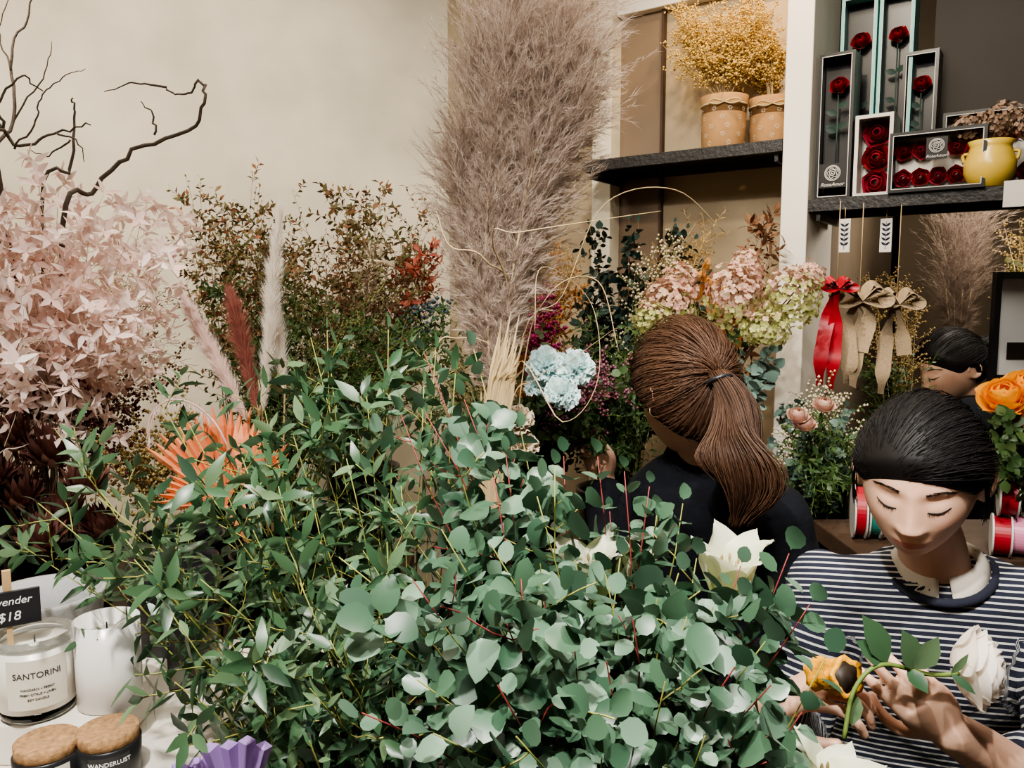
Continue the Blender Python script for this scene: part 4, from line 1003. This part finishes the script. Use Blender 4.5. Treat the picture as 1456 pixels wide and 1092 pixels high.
def hand(mb,W,d,pn,side,curl=(.5,.6,.7,.8),sc=1.0,thumb=.6,spread=.07):
    """W wrist, d palm direction, pn side the fingers curl to, side +1/-1 thumb side"""
    d=V(d).normalized(); pn=V(pn); pn=(pn-d*pn.dot(d)).normalized(); s=d.cross(pn)*side
    L=.088*sc
    rs=[]
    for f,w,t in[(-.12,.024,.019),(.1,.027,.018),(.4,.036,.0155),(.75,.040,.014),(1.0,.038,.0115)]:
        rs.append(ringe(W+d*L*f,s,pn*(1 if s.cross(pn).dot(d)>0 else -1),w*sc,t*sc,20))
    mb.rings(rs)
    lens=[(.040,.024,.020),(.044,.028,.021),(.041,.026,.020),(.033,.020,.018)]
    nails=[]
    for i in range(4):
        off=(.029-.0193*i)*sc; p=W+d*L*(.97-.03*abs(i-1.2))+s*off
        dirv=(d+s*spread*(1.5-i)).normalized(); c=curl[i]; pts=[p-dirv*.02*sc,p]; ang=c*.55
        ax=dirv.cross(pn).normalized()
        for k,l in enumerate(lens[i]):
            dd=Matrix.Rotation(ang,3,ax)@dirv
            pts.append(pts[-1]+dd*l*sc); ang+=c*(.95 if k==0 else .6)
        r=[.0085,.0088,.0078,.0070,.0058]; 
        cc=cat(pts,4); K=len(cc); rr=[]
        for j in range(K):
            x=j/(K-1)*4; q=min(int(x),3); rr.append((r[q]+(r[q+1]-r[q])*(x-q))*sc*(1 if i<3 else .88))
        mb.tube(cc,rr,10); mb.ell(cc[-1],(rr[-1],)*3,0,10,6)
        dd=(cc[-1]-cc[-2]).normalized(); nails.append((cc[-1]-dd*.002*sc,dd,ax.cross(dd)*-1,rr[-1]))
    p=W+d*L*.28+s*.024*sc+pn*.004
    t1_=p+(s*.75+d*.7+pn*.35).normalized()*.036*sc; t2_=t1_+(s*(.45-thumb*.3)+d*.9+pn*(.3+thumb*.6)).normalized()*.030*sc; t3_=t2_+(s*(.1-thumb*.5)+d*.9+pn*(.3+thumb*.5)).normalized()*.024*sc
    cc=cat([p-s*.012*sc,p,t1_,t2_,t3_],4); K=len(cc); rr=[(.0135-.0065*j/(K-1))*sc for j in range(K)]
    mb.tube(cc,rr,10); mb.ell(cc[-1],(rr[-1],)*3,0,10,6)
    return nails
def person(label,H,f,up,neck,hip,Ls,armL,armR,hands,hairm,hairth,Q,tail,feet,clothlabel,striped=False,sleeve=(1.0,1.0),tailr=.03,vox=.003,nst=420,tailn=220,pants='blackcl',bun=None,hp=(1.3,.019,.085),topn=.0,zs=1.0,fly=0):
    o=thing('person',label,'person',V((hip.x,hip.y,0)))
    HM=headM(H,f,up,zs); A3=np.array(HM)
    mb=MB(); head_mesh(mb,HM)
    for sg in(-1,1):
        ax=((HM.to_3x3()@V((1,.35*sg,0))).normalized(),(HM.to_3x3()@V((0,1,.15))).normalized(),(HM.to_3x3()@V((0,-.15,1))).normalized())
        mb.ell(HM@V((.0765*sg,.008,-.010)),(.0060,.014,.026),0,14,10,ax)
        lp=[HM@V((sg*(.0805+.011*max(0,math.cos(a-.0))),.012+.0165*math.cos(a),-.008+.030*math.sin(a)*(1 if math.sin(a)>0 else .9))) for a in [k*.314-1.9 for k in range(17)]]
        mb.tube(lp,.0036,8)
    nb=HM@V((0,.012,-.07))
    npts=cat([HM@V((0,.02,-.03)),nb,neck.lerp(nb,.4),neck-UP*.03],5)
    mb.tube(npts,[.044+.009*(i/(len(npts)-1))**3 for i in range(len(npts))],24)
    Lh=Ls.copy(); Lh.z=0; Lh.normalize()
    torso(mb,hip,neck,Lh,Ls)
    for A in(armL,armR):
        limb(mb,[A[0],A[1],A[2]],[.045,.042,.038,.035,.025])
        limb(mb,[neck-UP*.035,A[0]],[.038,.041])
    nl=[]
    for (A,hd) in zip((armL,armR),hands):
        if hd: nl+=hand(mb,A[2],*hd)
    for sg,ft in zip((-1,1),feet):
        ft=V(ft); h0=hip+Lh*.085*sg; kn=h0.lerp(ft+UP*.08,.5)
        limb(mb,[h0,kn,ft+UP*.08],[.085,.07,.055,.05,.038]); 
        fwd=V((f[0],f[1],0)).normalized(); limb(mb,[ft+UP*.035-fwd*.03,ft+UP*.03+fwd*.06,ft+UP*.022+fwd*.15],[.036,.036,.032,.022])
    me=remesh(mb,vox,2)
    Hi=np.array(HM.inverted())
    def lip_blush_shade_f(co):
        q=co@Hi[:3,:3].T+Hi[:3,3]
        zc=-.0585; e=(q[:,0]/.0225)**2+((q[:,2]-zc)/np.where(q[:,2]>zc,.0072,.0095))**2
        L=np.clip((1.15-e)*2,0,1)*.75
        L=np.maximum(L,.16*np.exp(-((np.abs(q[:,0])-.042)/.018)**2-((q[:,2]+.02)/.018)**2))
        L=np.maximum(L,.14*np.exp(-(q[:,0]/.012)**2-((q[:,2]+.03)/.010)**2))  # darker shading under the nose painted into the skin tint
        L=np.maximum(L,.14*np.exp(-((np.abs(q[:,0])-.031)/.016)**2-((q[:,2]-.012)/.008)**2))
        return np.where(q[:,1]<-.04,L,0)
    addmesh(o,'body',me,M['skin'],{'lip_blush_shade':lip_blush_shade_f})
    for nm,z0,arc,x0,x1,r,mt in(('eyebrow',.0265,.0035,.015,.047,.0018,'hairk'),('eyelash',.0000,-.0040,.0185,.0445,.0013,'hairk')):
        for sg in(-1,1):
            mb=MB()
            if nm=='eyebrow':
                for i in range(70):
                    t=R(); x=x0+(x1-x0)*t; z=z0+arc*math.sin(t*math.pi)-.003*t*t+U(-.0022,.0022)*(1-t*.6)
                    p=HM@face_pt(x*sg,z,.0002); q=HM@face_pt((x+.006)*sg,z+.001*(1-2*t),.0004); mb.hair(p,q,.0006)
            else:
                pts=[]
                for i in range(11):
                    t=i/10; x=x0+(x1-x0)*t; z=z0+arc*math.sin(t*math.pi)+.0030*t; pts.append(HM@face_pt(x*sg,z,.0002))
                mb.tube(pts,[r*(.3+.7*math.sin((i/10*.85+.1)*math.pi)) for i in range(11)],6)
                dn=HM.to_3x3()@V((0,-.6,-.8))
                for i in range(34): p,_t=at(pts,R()); mb.hair(p,p+dn*.0060+rv()*.001,.0003)
            part(o,nm,mb,M[mt])
    for sg in(-1,1):
        mb=MB(); mb.ell(HM@(face_pt(.0065*sg,-.0355,-.0012)),(.0024,.002,.0012),0,8,6); part(o,'nostril',mb,M['stemr'])
    mb=MB(); head_mesh(mb,HM,90,60,hairth,hp); part(o,'hair',mb,hairm)
    mb=MB(); Qd=V(Q).normalized()
    rng=np.random.default_rng(3); D0=rng.normal(size=(nst*12,3)); D0/=np.linalg.norm(D0,axis=1,keepdims=True)
    v0=hv(head_pts(D0),hp); ang=np.arccos(np.clip(D0@np.array(Qd),-1,1))
    keep=(v0>-.001)&((v0<.016)|(rng.random(len(D0))<.5))&(ang<2.8); D0=D0[keep][:nst]; ang=ang[keep][:nst]
    n_=9; T=np.linspace(0,1,n_+1)[None,:,None]; an=ang[:,None,None]; sn=np.sin(an)+1e-6
    DD=(np.sin((1-T)*an)*D0[:,None,:]+np.sin(T*an)*np.array(Qd)[None,None,:])/sn
    DD+=rng.normal(size=(len(D0),1,3))*.035*np.sin(T*3.14)+rng.normal(size=(len(D0),1,3))*.012*np.sin(T*9); DD/=np.linalg.norm(DD,axis=-1,keepdims=True)
    QQ=head_pts(DD); vv=hv(QQ,hp); loose=(rng.random((len(D0),1))<.15)*fly*np.sin(T[...,0]*3.14)
    th=hairth*np.clip(vv/.035,-.3,1)+.0002+rng.random((len(D0),1))*.0012+loose*rng.random((len(D0),1))
    QQ=QQ+QQ/np.linalg.norm(QQ,axis=-1,keepdims=True)*th[...,None]; QQ=QQ@A3[:3,:3].T+A3[:3,3]
    for row in QQ: mb.tube([V(q) for q in row],[.0003]+[.0007]*(n_-1)+[.0005],3,flat=.6)
    K=HM@(V(head_pts(np.array(Qd)[None])[0])+Qd*(hairth+.004))
    if tail:
        tp_=cat([K]+tail,7); n_=len(tp_)-1
        prof=lambda t: tailr*(.22+.78*math.sin(min(1,t*1.5+.05)*math.pi/2))*(1-.6*max(0,(t-.6)/.4)**1.5)
        mb.tube(tp_,[prof(i/n_)*.65 for i in range(n_+1)],14)
        for s_ in range(tailn):
            a=U(0,6.28); q_=math.sqrt(U(.3,1))*U(.8,1.28); ph=U(0,6); pts=[]; te=U(.6,1.12)
            for i in range(n_+1):
                t=i/n_*te; p,tg=at(tp_,min(t,1)); u1=tg.cross(V((0,1,.2))).normalized(); u2=tg.cross(u1)
                rr=prof(min(1,t))*q_*(1+.14*math.sin(t*7+ph*.3+a)); pts.append(p+u1*(rr*math.cos(a+.3*math.sin(t*5+a))+.010*math.sin(t*10))+u2*rr*math.sin(a)+tg*max(0,t-1)*.12)
            mb.tube(pts,[.0007]*n_+[.0003],3,flat=.7)
        tr=MB(); t0=(tp_[2]-tp_[0]).normalized(); u1=t0.orthogonal().normalized(); u2=t0.cross(u1); c0=tp_[1]
        tr.tube([c0+(u1*math.cos(k*.35)+u2*math.sin(k*.35))*tailr*.45 for k in range(18)],.0045,8,closed=True); part(o,'hair_elastic',tr,M['blackp'])
    if bun:
        for s_ in range(120):
            u=rv().normalized(); w_=u.orthogonal().normalized(); x_=u.cross(w_); 
            mb.tube([K+(w_*math.cos(k*.5)+x_*math.sin(k*.5))*bun*U(.85,1.02) for k in range(8)],.0012,3)
        mb.ell(K,(bun*.9,)*3)
    part(o,'hair_strands',mb,hairm)
    ST_=[(-.12,.165,.115)]+[(f_,w_,d_) for f_,w_,d_ in TOR[1:7]]+[(.95,.105,.074),(.985,.072,.062),(1.005+topn,.060,.056)]
    mb=MB(); torso(mb,hip,neck,Lh,Ls,.011,ST_)
    for A,sl in zip((armL,armR),sleeve):
        end=A[1].lerp(A[2],sl*.93)
        limb(mb,[A[0],A[1],end],[.059,.058,.054,.051,.044 if sl>.9 else .050])
        limb(mb,[neck-UP*.045,A[0]],[.052,.057])
    me=remesh(mb,.006,6)
    for v in me.vertices:
        c=v.co; v.co=c+v.normal*(noise.noise(c*8)*.011+noise.noise(c*20)*.005+.002)
    arms=[np.array([list(p) for p in A]) for A in (armL,armR)]
    npk=np.array(neck); hpp=np.array(hip); zax=(npk-hpp)/np.linalg.norm(npk-hpp)
    back=np.cross(zax,np.array(Ls)); back/=np.linalg.norm(back)
    def sf(co):
        bk=(co-npk)@back
        base=(co-hpp)@zax+.85*bk
        out=base.copy()
        for A in arms:
            bestd=np.full(len(co),9.); s=np.zeros(len(co)); acc=0
            for i in range(2):
                a,b=A[i],A[i+1]; ab=b-a; L=np.linalg.norm(ab); t=np.clip((co-a)@ab/(L*L),0,1)
                dd=np.linalg.norm(co-(a+t[:,None]*ab),axis=1); m=dd<bestd; bestd[m]=dd[m]; s[m]=acc+t[m]*L; acc+=L
            m=(bestd<.075)&(s>.06); out[m]=.4-s[m]
        return out
    addmesh(o,'sweater' if striped else 'black_top',me,M['stripe' if striped else 'blackcl'],{'s':sf} if striped else None,label=clothlabel)
    mb=MB()
    for sg,ft in zip((-1,1),feet):
        ft=V(ft); h0=hip+Lh*.085*sg; limb(mb,[h0,h0.lerp(ft+UP*.08,.5),ft+UP*.1],[.105,.085,.075,.07,.06])
    mb.rings([ringe(hip+UP*z,Lh,UP.cross(Lh),w,d) for z,w,d in[(-.1,.15,.12),(0,.178,.128),(.1,.15,.11)]])
    addmesh(o,'trousers',remesh(mb,.01,3),M[pants])
    return o,HM,K,nl

H1=P(1308,676,1.12); nk=V((.645,1.175,1.203)); Ls=V((.94,-.34,0)).normalized()
wr=P(1352,1040,.94)
shL=V((.80,1.125,1.145)); elL=V((.745,.99,.95)); shR=V((.50,1.23,1.145)); elR=V((.44,1.2,.93)); wrR=P(1095,1005,1.02)
hd_dir=P(1280,968,.90)-wr
o1,HM1,K1,nl=person('person in striped sweater and cream collar looking down, trimming rose',
  H1,V((-.50,-.79,-.34)),V((.04,0,1)),nk,V((.72,1.30,.78)),Ls,[shL,elL,wr],[shR,elR,wrR],
  [(hd_dir,V((-.55,.55,.6)),1,(.6,.75,.9,1.05),.84,.9,.02),(P(1140,985,.98)-wrR,V((.2,.3,-.9)),-1,(.9,1,1,1.1),.95,.8)],
  M['hairk'],.016,V((.45,.8,-.28)),None,[(.64,1.33,0),(.82,1.27,0)],'navy knit sweater with thin white horizontal stripes',True,(.42,.95),bun=.034,nst=2600,vox=.0031,hp=(1.15,.034,.085,.09),zs=.91,fly=.008)
for (p,d,n,r) in nl[:4]:
    mb=MB(); n=n.normalized(); s=d.cross(n); mb.ell(p+n*r*.75,(r*.62,r*.85,r*.3),0,10,6,(s,d,n)); part(o1,'fingernail',mb,M['nail'])
for sg,cnt in((1,18),(-1,14)):
    mb=MB()
    for i in range(cnt):
        a=HM1@V((sg*(.078+U(-.002,.003)),-.022+U(-.012,.008),.035)); b=HM1@V((sg*(.086+U(-.004,.006)),-.020+U(-.012,.01),-.005)); c=HM1@V((sg*(.080+U(-.004,.006)),-.008+U(-.012,.01),-.045-U(0,.02)))
        mb.tube(bez(a,b,c,6),[.0007]*6+[.0003],3)
    part(o1,'loose_hair',mb,M['hairk'])
def collar(o,HM,nk,Ls):
    Z=(HM.translation-nk).normalized()*.35+UP*.85; Z.normalize()
    Fw=Z.cross(Ls).normalized()
    if Fw.y>0: Fw=-Fw
    Ls=Fw.cross(Z).normalized()
    mb=MB(); c=nk+Z*.002+Fw*.006
    mb.tube([c+Ls*.073*math.cos(a)+Fw*(.069*math.sin(a)+.010*max(0,math.sin(a)))-Z*(.020*max(0,math.sin(a))+.002) for a in [k*.1571 for k in range(40)]],.0068,8,closed=True,flat=1); part(o,'neckband',mb,M['navy'])
    mb=MB(); vs=[];fs=[]; n=44
    for i in range(n+1):
        a=math.radians(90+7+346*i/n)
        e=Ls*math.cos(a)+Fw*math.sin(a); pe=math.exp(-(min(i,n-i)/5.0)**2); fwd=max(0,math.sin(a)); dz=-.016*fwd
        vs.append(c+e*.051+Z*(.000+dz)); vs.append(c+e*.0515+Z*(.020+dz)); vs.append(c+e*.057+Z*(.019+dz-.003*pe)); vs.append(c+e*(.067+.014*pe)+Z*(.004+dz-.016*pe))
    for i in range(n):
        for j in range(3): q=i*4+j; fs.append((q,q+4,q+5,q+1))
    mb.add(vs,fs); ob=part(o,'shirt_collar',mb,M['shirt']); s=ob.modifiers.new('s','SOLIDIFY'); s.thickness=.0015
collar(o1,HM1,nk,Ls)
C=P(1402,950,.90); hp_=P(1255,945,.875)
o=thing('rose','single white cut rose with green leaves held in a hand','rose',C)
mb=MB(); mb.tube(cat([C,P(1330,960,.885),hp_,P(1215,980,.87),P(1200,1050,.86)],6),.0025,7); part(o,'stem',mb,M['stemg'])
mb=MB(); rose(mb,C,V((.80,-.55,.15)),.038,layers=6,ruf=.035,g=10,wide=1.5); part(o,'bloom',mb,M['rose_w'])
mb=MB()
for (x,y,x2,y2,l,w) in[(1300,952,1290,898,.05,.03),(1300,952,1345,902,.045,.028),(1262,942,1222,848,.06,.032),(1262,942,1210,902,.045,.026),(1290,952,1310,972,.03,.02),(1215,985,1215,1040,.035,.02),(1352,958,1388,925,.03,.01),(1352,958,1388,985,.03,.01)]:
    a,b=P(x,y,.88),P(x2,y2,.865); mb.leaf(a,b-a,V((.2,-1,.4)),l,w,'oval',.15,.2)
part(o,'leaves',mb,M['eucn'])
a,b=P(1160,958,.94),P(1206,963,.895); mb=MB(); ax=(b-a).normalized(); X_,Y_,Z_=axes(ax)
rs=[]
for j in range(8):
    v=j/7; rs.append([a.lerp(b,v)+(X_*math.cos(k*.2618)+Y_*math.sin(k*.2618))*(.0175+.0025*math.sin(k*1.4+v*5)+.003*v*v+.002*math.sin(v*14)) for k in range(24)])
rs2=[[p+(a.lerp(b,.9)-p)*.28 for p in rs[-1]],[p+(a.lerp(b,.55)-p)*.30 for p in rs[-1]]]
mb.rings(rs+rs2[:1],0,cap=False); mb.rings(rs2,1,cap=True)
ob=solo('paper_tube','crumpled yellow-orange wrapped bundle with dark centre held in hand','paper wrap',a,mb,[M['tape'],M['dark']])

H2=P(972,556,1.52); nk2=P(1000,646,1.60)
Ls2=(P(1110,735,1.50)-P(915,705,1.72)).normalized()
tl=[P(1046,612,1.37),P(1056,670,1.35),P(1060,735,1.36)]
o2,HM2,K2,_=person('person in black top with brown ponytail bending over flowers',
  H2,V((-.36,.80,-.48)),V((0,0,1)),nk2,V((.47,1.66,.78)),Ls2,[P(930,705,1.74),P(880,800,1.85),P(862,690,1.9)],[P(1105,735,1.50),P(1135,900,1.5),P(1060,1000,1.6)],
  [(P(850,655,1.92)-P(862,690,1.9),V((-.5,-.5,.2)),1,(.5,.5,.6,.6)),(V((-.3,.3,-.5)),V((-.5,.3,0)),1,(.5,.5,.6,.6))],
  M['hairb'],.021,V((.10,.93,-.10)),tl,[(.38,1.68,0),(.55,1.6,0)],'plain black cotton top',False,(.9,.9),tailr=.050,nst=5200,tailn=1600,hp=(.55,.045,.135),vox=.0045,topn=.035,fly=.018)
for c in(HM2@V((.084,.010,-.040)),HM2@V((-.094,.000,-.030))):
    mb=MB(); mb.tube([c+V((math.cos(a)*.009,math.sin(a)*.004,math.sin(a)*.01)) for a in [k*.45 for k in range(14)]],.0008,5,closed=True); part(o2,'earring',mb,M['gold_m'])

H3=P(1352,522,2.45); nk3=P(1385,565,2.48)  # person reflected in the mirror, built as a solid figure
person('reflected person in black top with dark tied-back hair, head bowed',
  H3,V((-.90,-.15,-.35)),V((0,0,1)),nk3,V((nk3.x+.06,nk3.y+.06,.72)),V((.5,-.85,0)).normalized(),[P(1380,595,2.33),P(1365,690,2.2),P(1340,740,2.15)],[P(1420,585,2.6),P(1430,690,2.6),P(1400,740,2.5)],
  [None,None],M['hairk'],.018,V((0,.8,.1)),None,[(nk3.x-.02,nk3.y+.05,0),(nk3.x+.12,nk3.y+.05,0)],'plain black crew-neck top',False,(.9,.9),vox=.005,nst=700,bun=.04,hp=(1.0,.034,.085,.05),zs=.93,fly=.004)

# ------------------------------------------------ lights
def area(loc,tgt,size,e,c,name):
    l=bpy.data.lights.new(name,'AREA'); l.energy=e; l.size=size; l.color=c
    o=bpy.data.objects.new(name,l); o.location=loc; o.rotation_euler=(V(tgt)-V(loc)).to_track_quat('-Z','Y').to_euler(); col.objects.link(o)
def spot(loc,tgt,e,c,ang,name,soft=.05):
    l=bpy.data.lights.new(name,'SPOT'); l.energy=e; l.color=c; l.spot_size=math.radians(ang); l.spot_blend=.6; l.shadow_soft_size=soft
    o=bpy.data.objects.new(name,l); o.location=loc; o.rotation_euler=(V(tgt)-V(loc)).to_track_quat('-Z','Y').to_euler(); col.objects.link(o)
W=(1,.90,.75)
area((-.1,.0,2.8),(-.1,.9,.9),.5,24,(1,.96,.90),'ceiling_light')
area((-1.0,1.4,2.82),(-.9,2.2,1.2),.4,15,W,'ceiling_light')
area((.4,1.4,2.82),(.4,1.8,1.2),.35,16,W,'ceiling_light')
spot((-1.2,.9,2.8),(-1.45,3.0,1.9),175,W,80,'spot_lamp')
spot((-.35,.0,2.8),(-.1,.9,1.2),180,(1,.97,.9),62,'spot_lamp',.03)  # key spot added above the camera for highlights on the leaves
spot((.25,.1,2.8),(.5,1.1,1.2),125,(1,.95,.88),62,'spot_lamp',.04)
spot((-.5,.3,2.8),(.02,1.5,2.0),100,(1,.93,.84),42,'spot_lamp',.04)
spot((.1,1.0,2.8),(.9,2.3,1.9),62,(1,.86,.66),75,'spot_lamp')
spot((.64,2.1,2.8),(.56,2.42,2.1),26,(1,.68,.34),90,'shelf_lamp',.02)
area((1.5,2.4,1.98),(1.4,2.6,1.2),.3,7,W,'added_reflection_fill')  # fill light added to brighten the reflected space
sc=bpy.context.scene
try: sc.view_settings.look='AgX - Medium High Contrast'
except Exception: pass
w=bpy.data.worlds.new('w'); bpy.context.scene.world=w; w.use_nodes=True; w.node_tree.nodes['Background'].inputs[0].default_value=(.5,.5,.5,1); w.node_tree.nodes['Background'].inputs[1].default_value=.3
cam=bpy.data.cameras.new('cam'); cam.sensor_width=36; cam.lens=36*F/1456; cam.clip_start=.05
co=bpy.data.objects.new('camera',cam); co.location=(0,0,CZ); co.rotation_euler=(math.pi/2-PT,0,0); col.objects.link(co); bpy.context.scene.camera=co
